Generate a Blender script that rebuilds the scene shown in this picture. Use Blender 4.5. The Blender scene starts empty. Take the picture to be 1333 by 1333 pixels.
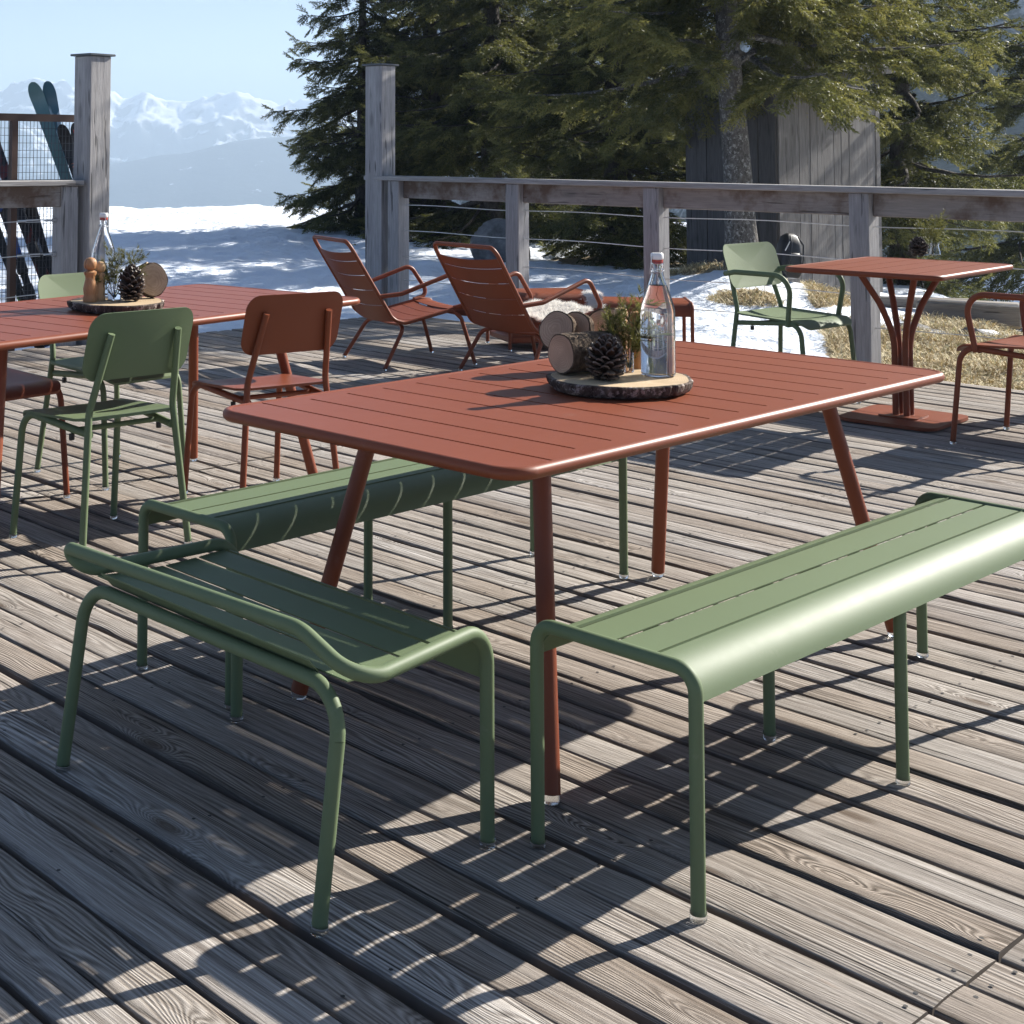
import bpy, bmesh, math, random
import numpy as np
from mathutils import Vector, Matrix

random.seed(7)
rng = np.random.default_rng(7)
SC = bpy.context.scene
COL = SC.collection
PI = math.pi
R = math.radians

# ------------------------------------------------------------------ camera
FPX, PIT, ROLL, HC, CX, CY = 1893.976, -0.0614045, 0.0049907, 1.381087, 384.5036, 79.944
_fw = Vector((0, math.cos(PIT), -math.sin(PIT)))
_r = Vector((1, 0, 0)); _u = Vector((0, math.sin(PIT), math.cos(PIT)))
_c, _s = math.cos(ROLL), math.sin(ROLL)
CR = _c*_r + _s*_u; CU = -_s*_r + _c*_u
CO = Vector((0, 0, HC))
cam = bpy.data.cameras.new('camera'); camo = bpy.data.objects.new('camera', cam); COL.objects.link(camo)
M = Matrix((CR, CU, -_fw)).transposed().to_4x4(); M.translation = CO
camo.matrix_world = M
cam.sensor_width = 36; cam.lens = FPX/1333*36
cam.shift_x = (666.5-CX)/1333; cam.shift_y = (CY-666.5)/1333
cam.clip_start = 0.05; cam.clip_end = 40000
SC.camera = camo

def ray(px, py):
    return _fw + CR*((px-CX)/FPX) - CU*((py-CY)/FPX)
def gp(px, py, z=0.0):            # point of a level plane seen at a photo position
    d = ray(px, py); t = (z-HC)/d.z
    return CO + d*t
def dp(px, py, y):                # point at a given distance y
    d = ray(px, py); return CO + d*(y/d.y)

# deck axes: boards run along DU, rows stack along DV
DU = Vector((math.cos(R(-49.3)), math.sin(R(-49.3)), 0)); DV = Vector((-DU.y, DU.x, 0))
def sv(s, v, z=0.0): return DU*s + DV*v + Vector((0, 0, z))

# ------------------------------------------------------------------ mesh helper
class MB:
    def __init__(self): self.v = []; self.f = []; self.m = []; self.cm = 0
    def add(self, vs, fs):
        o = len(self.v); self.v += [tuple(p) for p in vs]
        for f in fs: self.f.append(tuple(i+o for i in f)); self.m.append(self.cm)
    def box(self, c, s, rz=0.0, mat=None, bev=0.0):
        hx, hy, hz = s[0]/2, s[1]/2, s[2]/2
        c = Vector(c)
        if mat is None: mat = Matrix.Rotation(rz, 3, 'Z')
        if bev <= 0:
            vs = [c + mat @ Vector((x*hx, y*hy, z*hz)) for z in (-1, 1) for x, y in ((-1,-1),(1,-1),(1,1),(-1,1))]
            self.add(vs, [(3,2,1,0),(4,5,6,7),(0,1,5,4),(1,2,6,5),(2,3,7,6),(3,0,4,7)])
        else:
            b = bev; prof = [(-hz, b), (-hz+b, 0), (hz-b, 0), (hz, b)]; vs = []
            for z, i in prof:
                x, y = hx-i, hy-i
                for p in ((-x,-hy+i+b),(-x+b,-y),(x-b,-y),(x,-y+b),(x,y-b),(x-b,y),(-x+b,y),(-x,y-b)):
                    vs.append(c + mat @ Vector((p[0], p[1], z)))
            fs = [tuple(range(7,-1,-1)), tuple(range(24,32))]
            for k in range(3):
                for j in range(8):
                    a = k*8+j; b2 = k*8+(j+1) % 8; fs.append((a, b2, b2+8, a+8))
            self.add(vs, fs)
    def tube(self, path, r, n=14, closed=False, caps=True):
        P = [Vector(p) for p in path]; N = len(P)
        rr = r if isinstance(r, (list, tuple)) else [r]*N
        T = []
        for i in range(N):
            if closed: t = P[(i+1) % N]-P[i-1]
            else: t = P[min(i+1, N-1)]-P[max(i-1, 0)]
            T.append(t.normalized())
        a = Vector((0,0,1)) if abs(T[0].z) < .9 else Vector((1,0,0))
        nrm = (a - T[0]*a.dot(T[0])).normalized(); vs = []
        for i in range(N):
            nrm = (nrm - T[i]*nrm.dot(T[i])).normalized(); b = T[i].cross(nrm)
            for k in range(n):
                an = 2*PI*k/n; vs.append(P[i] + (nrm*math.cos(an)+b*math.sin(an))*rr[i])
        fs = []
        for i in range(N if closed else N-1):
            j = (i+1) % N
            for k in range(n):
                k2 = (k+1) % n; fs.append((i*n+k, i*n+k2, j*n+k2, j*n+k))
        if caps and not closed:
            fs.append(tuple(range(n-1,-1,-1))); fs.append(tuple((N-1)*n+k for k in range(n)))
        self.add(vs, fs)
    def lathe(self, prof, n=32, c=(0,0,0), wob=None):
        c = Vector(c); vs = []; fs = []
        for r, z in prof:
            for k in range(n):
                an = 2*PI*k/n; w = wob(an) if wob else 1
                vs.append(c+Vector((r*w*math.cos(an), r*w*math.sin(an), z)))
        for i in range(len(prof)-1):
            for k in range(n):
                k2 = (k+1) % n; fs.append((i*n+k, i*n+k2, (i+1)*n+k2, (i+1)*n+k))
        if prof[0][0] > 1e-4: fs.append(tuple(range(n-1,-1,-1)))
        if prof[-1][0] > 1e-4: fs.append(tuple((len(prof)-1)*n+k for k in range(n)))
        self.add(vs, fs)
    def prism(self, pts, z0, z1):
        n = len(pts)
        self.add([(x, y, z0) for x, y in pts]+[(x, y, z1) for x, y in pts],
                 [tuple(range(n-1,-1,-1)), tuple(range(n, 2*n))]+[(k, (k+1) % n, n+(k+1) % n, n+k) for k in range(n)])
    def sheet(self, prof, x0, x1, th=.003, nx=1, rx=None):
        """profile of (y,z) swept along x from x0 to x1, thickened below"""
        n = len(prof); Np = []
        for i in range(n):
            a = Vector(prof[max(i-1,0)]); b = Vector(prof[min(i+1,n-1)]); t = (b-a).normalized(); Np.append(Vector((-t.y, t.x)))
        xs = [x0+(x1-x0)*k/nx for k in range(nx+1)]; vs = []
        for x in xs:
            for i in range(n):
                vs.append((x, prof[i][0], prof[i][1]+(rx(x) if rx else 0)))
            for i in range(n):
                q = Vector(prof[i]) - Np[i]*th; vs.append((x, q.x, q.y+(rx(x) if rx else 0)))
        fs = []; m = 2*n
        for k in range(nx):
            o = k*m; p = o+m
            for i in range(n-1):
                fs.append((o+i, p+i, p+i+1, o+i+1)); fs.append((o+n+i+1, p+n+i+1, p+n+i, o+n+i))
            fs.append((o, o+n, p+n, p)); fs.append((o+n-1, p+n-1, p+2*n-1, o+2*n-1))
        for i in range(n-1):
            fs.append((i, i+1, n+i+1, n+i)); o = nx*m; fs.append((o+i+1, o+i, o+n+i, o+n+i+1))
        self.add(vs, fs)
    def shell(self, outline, fn, th=.004, rings=7, nrm=Vector((0,0,1))):
        """rounded outline filled with rings; fn(a,b)->Vector surface; thickened along -nrm"""
        n = len(outline); vs = []; fs = []
        for side in (0, 1):
            o = len(vs)
            vs.append(fn(0, 0) - nrm*(th*side))
            for k in range(1, rings+1):
                f = k/rings; e = th*.0
                for a, b in outline: vs.append(fn(a*f, b*f) - nrm*(th*side))
            for j in range(n):
                q = (o, o+1+j, o+1+(j+1) % n); fs.append(q if side == 0 else q[::-1])
            for k in range(rings-1):
                for j in range(n):
                    a = o+1+k*n+j; b = o+1+k*n+(j+1) % n; q = (a, a+n, b+n, b); fs.append(q if side == 0 else q[::-1])
        o2 = 1+rings*n
        for j in range(n):
            a = 1+(rings-1)*n+j; b = 1+(rings-1)*n+(j+1) % n; fs.append((a, o2+a, o2+b, b))
        self.add(vs, fs)
    def build(self, name, mats, parent=None, ang=38, loc=None, rotz=0):
        me = bpy.data.meshes.new(name); me.from_pydata(self.v, [], self.f)
        mats = mats if isinstance(mats, (list, tuple)) else [mats]
        for m in mats: me.materials.append(m)
        if len(mats) > 1: me.polygons.foreach_set('material_index', self.m)
        bm = bmesh.new(); bm.from_mesh(me); bmesh.ops.recalc_face_normals(bm, faces=bm.faces); bm.to_mesh(me); bm.free()
        me.polygons.foreach_set('use_smooth', [True]*len(me.polygons))
        me.set_sharp_from_angle(angle=R(ang))
        o = bpy.data.objects.new(name, me); COL.objects.link(o)
        if parent: o.parent = parent
        if loc is not None: o.location = loc
        o.rotation_euler.z = rotz
        return o

def npmesh(name, V, F, mats, parent=None, attr=None, uv=None, smooth=False, midx=None):
    V = np.asarray(V, np.float32); F = np.asarray(F, np.int32); k = F.shape[1]
    me = bpy.data.meshes.new(name)
    me.vertices.add(len(V)); me.vertices.foreach_set('co', V.ravel())
    me.loops.add(F.size); me.loops.foreach_set('vertex_index', F.ravel())
    me.polygons.add(len(F)); me.polygons.foreach_set('loop_start', np.arange(0, F.size, k, dtype=np.int32))
    for m in (mats if isinstance(mats, (list, tuple)) else [mats]): me.materials.append(m)
    if midx is not None: me.polygons.foreach_set('material_index', np.asarray(midx, np.int32))
    me.update(calc_edges=True)
    for nm, d in (attr or {}).items():
        a = me.attributes.new(nm, 'FLOAT', 'POINT'); a.data.foreach_set('value', np.asarray(d, np.float32))
    if uv is not None:
        l = me.uv_layers.new(name='UVMap'); l.data.foreach_set('uv', np.asarray(uv, np.float32)[F.ravel()].ravel())
    me.polygons.foreach_set('use_smooth', np.full(len(F), smooth))
    o = bpy.data.objects.new(name, me); COL.objects.link(o)
    if parent: o.parent = parent
    return o

def tag(o, label, cat, group=None):
    o['label'] = label; o['category'] = cat
    if group: o['group'] = group
    return o
def thing(name, label, cat, loc=(0,0,0), rotz=0.0, group=None):
    o = bpy.data.objects.new(name, None); COL.objects.link(o); o.empty_display_size = .1
    o.location = loc; o.rotation_euler = (0, 0, rotz)
    return tag(o, label, cat, group)
def structure(o): o['kind'] = 'structure'; return o
def children_of(o): return [c for c in bpy.data.objects if c.parent == o]
def dup(src, loc, rotz, label, scale=None):
    r = src.copy(); COL.objects.link(r); r.location = loc; r.rotation_euler = (0, 0, rotz); r['label'] = label
    if scale: r.scale = scale
    for ch in children_of(src):
        c = ch.copy(); COL.objects.link(c); c.parent = r
        for g in children_of(ch):
            d = g.copy(); COL.objects.link(d); d.parent = c
    return r

def fillet(pts, rad, n=7):
    """open polyline with rounded corners; rad = number or list for inner corners"""
    P = [Vector(p) for p in pts]; out = [P[0]]
    for i in range(1, len(P)-1):
        r = rad[i-1] if isinstance(rad, (list, tuple)) else rad
        a = (P[i-1]-P[i]); b = (P[i+1]-P[i]); la, lb = a.length, b.length; a.normalize(); b.normalize()
        ang = a.angle(b)
        if ang > PI-.02 or r <= 0: out.append(P[i]); continue
        d = min(r/math.tan(ang/2), la*.49, lb*.49); rr = d*math.tan(ang/2)
        c = P[i] + (a+b).normalized()*(rr/math.sin(ang/2))
        s = P[i]+a*d-c; e = P[i]+b*d-c; th = s.angle(e)
        for k in range(n+1):
            t = k/n; out.append(c + (s*math.sin((1-t)*th)+e*math.sin(t*th))/math.sin(th))
    out.append(P[-1]); return out
def rrect(hx, hy, r, n=6):
    out = []
    for cx, cy, a0 in ((hx-r, hy-r, 0), (-hx+r, hy-r, PI/2), (-hx+r, -hy+r, PI), (hx-r, -hy+r, 1.5*PI)):
        for k in range(n+1):
            a = a0+PI/2*k/n; out.append((cx+r*math.cos(a), cy+r*math.sin(a)))
    return out
def fbm1(x, seed, f0=1.0, oct=4):
    r = np.random.default_rng(seed); y = np.zeros_like(x); a = 1.0; f = f0
    for _ in range(oct):
        y += a*np.sin(x*f*2*PI+r.uniform(0, 6.28))*np.sin(x*f*1.31*PI+r.uniform(0, 6.28)); a *= .55; f *= 2.1
    return y
def vnoise(x, y, seed=0):
    xi = np.floor(x).astype(np.int64); yi = np.floor(y).astype(np.int64); xf = x-xi; yf = y-yi
    def h(a, b):
        n = (a*374761393 + b*668265263 + seed*974634777) & 0x7fffffff
        n = ((n ^ (n >> 13))*1274126177) & 0x7fffffff
        return ((n ^ (n >> 16)) & 0xffff)/65535.0
    u = xf*xf*xf*(xf*(xf*6-15)+10); w = yf*yf*yf*(yf*(yf*6-15)+10)
    return (h(xi, yi)*(1-u)+h(xi+1, yi)*u)*(1-w)+(h(xi, yi+1)*(1-u)+h(xi+1, yi+1)*u)*w
def fbm(x, y, oct=5, seed=0, ridged=False, gain=.5):
    s = np.zeros_like(x); a = 1.0; t = 0.0
    for o in range(oct):
        n = vnoise(x*2**o, y*2**o, seed+o*17)
        if ridged: n = 1-np.abs(2*n-1); n = n*n
        s += a*n; t += a; a *= gain
    return s/t

# ------------------------------------------------------------------ materials
class NT:
    def __init__(self, name):
        self.m = bpy.data.materials.new(name); self.m.use_nodes = True; self.t = self.m.node_tree
        self.t.nodes.clear(); self.out = self.n('ShaderNodeOutputMaterial')
    def n(self, ty, **kw):
        x = self.t.nodes.new(ty)
        for k, v in kw.items(): setattr(x, k, v)
        return x
    def l(self, a, b): self.t.links.new(a, b)
    def val(self, inp, v):
        if hasattr(v, 'is_linked') or isinstance(v, bpy.types.NodeSocket): self.l(v, inp)
        else: inp.default_value = v
    def math(self, op, a, b=0.0, c=None, clamp=False):
        x = self.n('ShaderNodeMath', operation=op); x.use_clamp = clamp
        self.val(x.inputs[0], a); self.val(x.inputs[1], b)
        if c is not None: self.val(x.inputs[2], c)
        return x.outputs[0]
    def mix(self, f, a, b, ty='MIX'):
        x = self.n('ShaderNodeMix', data_type='RGBA', blend_type=ty)
        self.val(x.inputs['Factor'], f); self.val(x.inputs[6], col(a)); self.val(x.inputs[7], col(b))
        return x.outputs[2]
    def noise(self, vec, scale, detail=4, rough=.55, dist=0.0):
        x = self.n('ShaderNodeTexNoise'); x.inputs['Scale'].default_value = scale; x.inputs['Detail'].default_value = detail
        x.inputs['Roughness'].default_value = rough; x.inputs['Distortion'].default_value = dist
        if vec is not None: self.l(vec, x.inputs['Vector'])
        return x.outputs['Fac']
    def vmul(self, vec, s):
        x = self.n('ShaderNodeVectorMath', operation='MULTIPLY'); self.l(vec, x.inputs[0]); x.inputs[1].default_value = s; return x.outputs[0]
    def ramp(self, f, stops):
        x = self.n('ShaderNodeValToRGB'); e = x.color_ramp.elements
        while len(e) < len(stops): e.new(.5)
        for i, (p, c) in enumerate(stops): e[i].position = p; e[i].color = col(c)
        self.l(f, x.inputs[0]); return x.outputs[0]
    def rng(self, f, a, b, c=0.0, d=1.0):
        x = self.n('ShaderNodeMapRange'); self.val(x.inputs[0], f)
        for i, v in enumerate((a, b, c, d)): x.inputs[i+1].default_value = v
        return x.outputs[0]
    def bump(self, h, s, d=.01, nrm=None):
        x = self.n('ShaderNodeBump'); x.inputs['Strength'].default_value = s; x.inputs['Distance'].default_value = d
        self.l(h, x.inputs['Height'])
        if nrm is not None: self.l(nrm, x.inputs['Normal'])
        return x.outputs[0]
    def bsdf(self, base, rough=.5, nrm=None, **kw):
        x = self.n('ShaderNodeBsdfPrincipled'); self.val(x.inputs['Base Color'], col(base)); self.val(x.inputs['Roughness'], rough)
        for k, v in kw.items(): self.val(x.inputs[k.replace('_', ' ')], v)
        if nrm is not None: self.l(nrm, x.inputs['Normal'])
        return x.outputs[0]
    def done(self, sh): self.l(sh, self.out.inputs['Surface']); return self.m
def col(c):
    if isinstance(c, bpy.types.NodeSocket): return c
    return tuple(c) if len(c) == 4 else (c[0], c[1], c[2], 1.0)
def texco(m, k='Object'): return m.n('ShaderNodeTexCoord').outputs[k]

def paint(name, c, rough=.42):
    m = NT(name); co = texco(m)
    big = m.noise(co, 3.0, 3); fine = m.noise(co, 900, 2)
    dust = m.noise(co, 14, 6, .7)
    base = m.mix(m.rng(big, .3, .7, 0, .35), c, tuple(x*.86 for x in c))
    base = m.mix(m.rng(dust, .62, .85, 0, .16), base, (.42, .38, .34))
    return m.done(m.bsdf(base, m.rng(dust, .35, .7, rough, rough+.03), m.bump(fine, .12, .0006), Specular_IOR_Level=.27))
M_BROWN = paint('red_ochre_powder_coat', (.205, .051, .020), .44)
M_GREEN = paint('sage_green_powder_coat', (.126, .166, .084), .56)
def simple(name, c, rough=.5, **kw):
    m = NT(name); co = texco(m); n = m.noise(co, 30, 4)
    return m.done(m.bsdf(m.mix(n, tuple(x*.8 for x in c), tuple(min(1, x*1.15) for x in c)), rough, **kw))
def glassy(name, c=(1,1,1), rough=0.0, ior=1.45):
    m = NT(name); return m.done(m.bsdf(c, rough, Transmission_Weight=1.0, IOR=ior))
M_GLASS = glassy('clear_glass'); M_WATER = glassy('water', (.97,.985,1), 0, 1.333)
M_GLIDER = glassy('clear_plastic', (.9,.93,.95), .25, 1.4)
M_STEEL = simple('steel_wire', (.5,.5,.5), .35, Metallic=1.0)
M_CABLE = simple('steel_cable', (.62,.61,.58), .5, Metallic=.6)
M_BLACK = simple('black_plastic', (.012,.012,.014), .45)
M_RUST = simple('brown_painted_steel', (.06,.026,.016), .6)
M_PORC = simple('white_porcelain', (.78,.77,.74), .25)
M_RUBBER = simple('red_rubber', (.45,.05,.03), .5)

def wood_planks():
    m = NT('weathered_deck_boards'); uv = m.n('ShaderNodeUVMap').outputs[0]
    rnd = m.n('ShaderNodeNewGeometry').outputs['Random Per Island']
    warp = m.noise(m.vmul(uv, (.7, 6, 1)), 1.0, 3, .5)
    # growth rings bent round knots
    vo = m.n('ShaderNodeTexVoronoi'); vo.inputs['Scale'].default_value = 1.0
    m.l(m.vmul(uv, (2.3, 7.6, 1)), vo.inputs['Vector']); kd = vo.outputs['Distance']
    knot = m.math('POWER', 2.718, m.math('MULTIPLY', m.math('MULTIPLY', kd, kd), -26))
    xs = m.n('ShaderNodeSeparateXYZ'); m.l(uv, xs.inputs[0])
    field = m.math('ADD', m.math('MULTIPLY', xs.outputs[1], 150), m.math('MULTIPLY', warp, 26))
    field = m.math('ADD', field, m.math('MULTIPLY', knot, 14))
    ring = m.math('MULTIPLY_ADD', m.math('SINE', m.math('MULTIPLY', field, 4.2)), .5, .5)
    fib = m.noise(m.vmul(uv, (7, 330, 1)), 1.0, 5, .7)
    fib2 = m.noise(m.vmul(uv, (2.2, 90, 1)), 1.0, 4, .6)
    crack = m.noise(m.vmul(uv, (1.3, 70, 1)), 1.0, 3, .5, .4)
    crk = m.rng(crack, .64, .69, 0, 1)
    blot = m.noise(m.vmul(uv, (1.6, 6, 1)), 1.0, 5, .6)
    amp = m.rng(m.math('ADD', m.noise(m.vmul(uv, (.9, 4, 1)), 1.0, 3, .5), m.math('MULTIPLY', m.math('FRACT', m.math('MULTIPLY', rnd, 37.3)), .35)), .52, .85, .0, .20)
    g = m.math('ADD', m.math('MULTIPLY', m.math('MULTIPLY_ADD', ring, 1.0, -.5), amp), m.math('MULTIPLY_ADD', fib, .55, .07))
    g = m.math('ADD', g, m.math('MULTIPLY', fib2, .40))
    c1 = m.ramp(g, [(.33, (.075,.064,.056)), (.46, (.215,.193,.173)), (.58, (.385,.355,.325)), (.77, (.66,.625,.59))])
    # each board its own tone: warmer, greyer, darker
    tone = m.ramp(rnd, [(0, (.62,.57,.53)), (.2, (1.0,.97,.94)), (.4, (.74,.67,.60)), (.6, (1.08,1.07,1.06)), (.8, (.86,.82,.77)), (1, (.95,.95,.95))])
    c2 = m.mix(1.0, c1, tone, 'MULTIPLY')
    c2 = m.mix(m.rng(blot, .5, .75, 0, .55), c2, m.mix(1.0, c2, (.62,.56,.50), 'MULTIPLY'))
    c2 = m.mix(m.rng(knot, .60, .92, 0, .75), c2, (.12,.085,.06))
    c2 = m.mix(m.math('MULTIPLY', crk, .85), c2, (.03,.026,.023))
    rust = m.rng(m.noise(m.vmul(uv, (3, 14, 1)), 1.0, 2), .74, .8, 0, .5)
    c2 = m.mix(rust, c2, (.30,.15,.06))
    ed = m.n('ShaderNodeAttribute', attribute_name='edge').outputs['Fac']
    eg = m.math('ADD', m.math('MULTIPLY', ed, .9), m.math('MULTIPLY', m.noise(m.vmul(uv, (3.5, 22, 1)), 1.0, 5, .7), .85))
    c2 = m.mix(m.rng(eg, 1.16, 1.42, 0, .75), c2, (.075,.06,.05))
    stk = m.noise(m.vmul(uv, (.9, 34, 1)), 1.0, 5, .62, .3)
    c2 = m.mix(m.rng(stk, .53, .70, 0, .62), c2, m.mix(1.0, c2, (.40,.34,.29), 'MULTIPLY'))
    spl = m.noise(m.vmul(uv, (4.5, 120, 1)), 1.0, 3, .6)
    c2 = m.mix(m.rng(spl, .66, .74, 0, .7), c2, (.05,.042,.036))
    c2 = m.mix(m.rng(spl, .30, .24, 0, .5), c2, (.66,.63,.60))
    h = m.math('SUBTRACT', m.math('ADD', m.math('MULTIPLY', m.math('MULTIPLY', ring, amp), 1.6), m.math('MULTIPLY', fib, .8)), m.math('MULTIPLY', crk, 1.6))
    return m.done(m.bsdf(c2, .78, m.bump(h, .9, .004), Specular_IOR_Level=.10))
M_DECK = wood_planks()
M_EDGE = simple('dark_board_edges', (.125,.10,.082), .9)  # board sides and ends, darker brown than the tops
M_NAIL = simple('nail_heads', (.03,.025,.022), .6)

def timber(name, ca, cb, axis='z', scale=1.0, stain=None, rough=.8):
    """weathered beam; grain runs along the named local axis"""
    m = NT(name); co = texco(m)
    k = {'x': (1, 14, 14), 'y': (14, 1, 14), 'z': (14, 14, 1)}[axis]
    v = m.vmul(co, tuple(x*scale for x in k))
    f = m.noise(v, 5.5, 6, .65, .3); f2 = m.noise(v, .9, 3, .5, .6); cr = m.rng(m.noise(v, 2.6, 2, .5), .66, .70, 0, 1)
    vo = m.n('ShaderNodeTexVoronoi'); vo.inputs['Scale'].default_value = 1.0
    m.l(m.vmul(co, {'x': (2.2,7,7), 'y': (7,2.2,7), 'z': (7,7,2.2)}[axis]), vo.inputs['Vector'])
    kn = m.rng(vo.outputs['Distance'], .08, .2, 1, 0)
    c = m.mix(m.rng(m.math('ADD', m.math('MULTIPLY', f, .65), m.math('MULTIPLY', f2, .35)), .32, .68), ca, cb)
    c = m.mix(m.math('MULTIPLY', cr, .75), c, tuple(x*.25 for x in ca)); c = m.mix(m.math('MULTIPLY', kn, .5), c, tuple(x*.5 for x in ca))
    if stain: c = m.mix(m.rng(m.noise(co, 2.4, 5, .65), .48, .62, 0, .85), c, stain)
    h = m.math('SUBTRACT', f, cr)
    return m.done(m.bsdf(c, rough, m.bump(h, .6, .006), Specular_IOR_Level=.25))
M_POST = timber('grey_timber_post', (.21,.20,.20), (.40,.385,.375), 'z')
M_RAIL = timber('grey_timber_rail', (.22,.205,.195), (.42,.40,.38), 'x')
M_BEAM = timber('brown_stained_beam', (.20,.175,.155), (.34,.30,.265), 'x', 1, (.10,.055,.032))
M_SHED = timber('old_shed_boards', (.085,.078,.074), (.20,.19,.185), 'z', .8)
M_SHEDD = timber('shade_toned_shed_boards', (.045,.042,.042), (.105,.10,.10), 'z', .8)  # darker copy of the shed boards, wall shade put into the colour
M_SLAB = timber('old_log_wood', (.13,.115,.10), (.27,.245,.22), 'x')

def snow_ground():
    m = NT('snow_and_turf'); co = texco(m)
    a = m.n('ShaderNodeAttribute', attribute_name='bare').outputs['Fac']
    n = m.noise(co, 3.0, 7, .7); f = m.rng(m.math('ADD', a, m.math('MULTIPLY', m.math('SUBTRACT', n, .5), 1.1)), .47, .53)
    dirt = m.noise(co, 18, 6, .7)
    soil = m.ramp(dirt, [(.3, (.13,.10,.06)), (.5, (.34,.27,.16)), (.7, (.52,.43,.27))])
    specks = m.rng(m.noise(co, 26, 3, .6), .70, .76, 0, .7)
    grit = m.rng(m.noise(co, 1.4, 5, .6), .55, .75, 0, 1)
    snow = m.mix(m.math('MULTIPLY', specks, grit), (.82,.875,.95), (.30,.26,.20))
    h = m.math('ADD', m.math('MULTIPLY', m.noise(co, 5, 6, .62), 1.0), m.math('MULTIPLY', m.noise(co, 1.1, 4, .5), 2.2))
    s1 = m.bsdf(snow, .65, m.bump(h, .9, .09), Specular_IOR_Level=.2)
    s2 = m.bsdf(soil, .9, m.bump(dirt, 1.0, .04))
    mx = m.n('ShaderNodeMixShader'); m.l(f, mx.inputs[0]); m.l(s1, mx.inputs[1]); m.l(s2, mx.inputs[2])
    return m.done(mx.outputs[0])
M_GROUND = snow_ground()

def mountain(name, forest, sc, snowline=.5):
    m = NT(name); co = texco(m); g = m.n('ShaderNodeNewGeometry')
    sx = m.n('ShaderNodeSeparateXYZ'); m.l(g.outputs['Normal'], sx.inputs[0])
    n = m.noise(co, sc, 9, .68)
    hi = m.n('ShaderNodeAttribute', attribute_name='alt').outputs['Fac']
    if forest == 2:
        t = m.noise(co, sc*7, 5, .7); f = m.rng(t, .66, .72, 1, 0); c = m.mix(f, (.7,.73,.78), (.03,.045,.05))
    elif forest:
        t = m.noise(co, sc*9, 4, .7); cl = m.noise(co, sc*1.3, 5, .6)
        f = m.rng(m.math('ADD', m.math('MULTIPLY', t, .5), m.math('MULTIPLY', cl, .8)), .52, .66)
        f = m.math('MULTIPLY', f, m.rng(hi, .75, 1.0, 1, .25))
        c = m.mix(f, (.74,.76,.80), (.02,.03,.025))
    else:
        f = m.math('ADD', m.math('MULTIPLY', sx.outputs[2], .9), m.math('MULTIPLY', m.math('SUBTRACT', n, .5), 1.3))
        f = m.math('ADD', f, m.math('MULTIPLY', hi, .55))
        f = m.rng(f, 1.0, 1.12)
        c = m.mix(f, (.035,.042,.055), (.85,.86,.88))
    return m.done(m.bsdf(c, .85, m.bump(n, .6, 1.0/sc*.05)))
M_FORESTHILL = mountain('shaded_forest_slope', True, .011)
M_RIDGE = mountain('forested_ridge', 2, .0022)
M_PEAKS = mountain('snowy_peaks', False, .0022)

def needles():
    m = NT('spruce_needles'); t = m.n('ShaderNodeAttribute', attribute_name='tint').outputs['Fac']
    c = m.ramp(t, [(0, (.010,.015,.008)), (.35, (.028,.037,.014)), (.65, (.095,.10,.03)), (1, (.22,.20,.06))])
    p = m.bsdf(c, .55, Specular_IOR_Level=.35); tr = m.n('ShaderNodeBsdfTranslucent')
    m.l(m.mix(.40, c, (.20,.20,.045)), tr.inputs['Color'])
    mx = m.n('ShaderNodeMixShader'); mx.inputs[0].default_value = .42; m.l(p, mx.inputs[1]); m.l(tr.outputs[0], mx.inputs[2])
    return m.done(mx.outputs[0])
M_NEEDLE = needles()
def bark(name, a, b, sc=1.0, lich=None):
    m = NT(name); co = texco(m)
    n = m.noise(m.vmul(co, (1, 1, .5)), 22*sc, 7, .7, .5); vo = m.n('ShaderNodeTexVoronoi'); vo.inputs['Scale'].default_value = 26*sc
    m.l(m.vmul(co, (1, 1, .45)), vo.inputs['Vector'])
    c = m.mix(m.rng(n, .35, .68), a, b)
    if lich: c = m.mix(m.rng(m.noise(co, 16*sc, 6, .75), .53, .6, 0, .8), c, lich)
    h = m.math('ADD', n, m.math('MULTIPLY', vo.outputs['Distance'], .8))
    return m.done(m.bsdf(c, .9, m.bump(h, 1.0, .02/sc), Specular_IOR_Level=.2))
M_BARK = bark('spruce_bark', (.028,.023,.019), (.085,.074,.064))
M_BARKL = bark('lichen_spruce_bark', (.045,.04,.036), (.15,.14,.13), 1.6, (.30,.295,.28))
M_LOGBARK = bark('log_bark', (.035,.022,.014), (.17,.12,.08), 3)
M_BIRCH = bark('birch_bark', (.03,.02,.016), (.17,.13,.105), 2.2, (.42,.36,.32))
def cutwood(name, a, b):
    m = NT(name); co = texco(m); xs = m.n('ShaderNodeSeparateXYZ'); m.l(co, xs.inputs[0])
    d = m.n('ShaderNodeVectorMath', operation='LENGTH'); 
    nn = m.noise(co, 14, 4); m.l(co, d.inputs[0])
    w = m.math('MULTIPLY_ADD', m.math('SINE', m.math('MULTIPLY', m.math('ADD', d.outputs['Value'], m.math('MULTIPLY', nn, .04)), 1150)), .5, .5)
    c = m.mix(m.rng(w, 0, 1, .2, .7), a, b); vo = m.n('ShaderNodeTexVoronoi'); vo.inputs['Scale'].default_value = 9; m.l(co, vo.inputs['Vector']); c = m.mix(m.rng(vo.outputs['Distance'], .55, .75, 0, .35), c, tuple(x*.45 for x in a)); c = m.mix(m.rng(nn, .45, .8, 0, .5), c, tuple(x*.7 for x in a))
    return m.done(m.bsdf(c, .7, m.bump(w, .15, .001)))
M_CUT = cutwood('pale_cut_wood', (.42,.29,.16), (.62,.47,.30))
M_CUTB = cutwood('brown_cut_wood', (.36,.225,.135), (.56,.39,.26))
M_MILL = timber('turned_beech', (.36,.17,.07), (.50,.26,.12), 'z', 2.5, None, .35)
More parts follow.
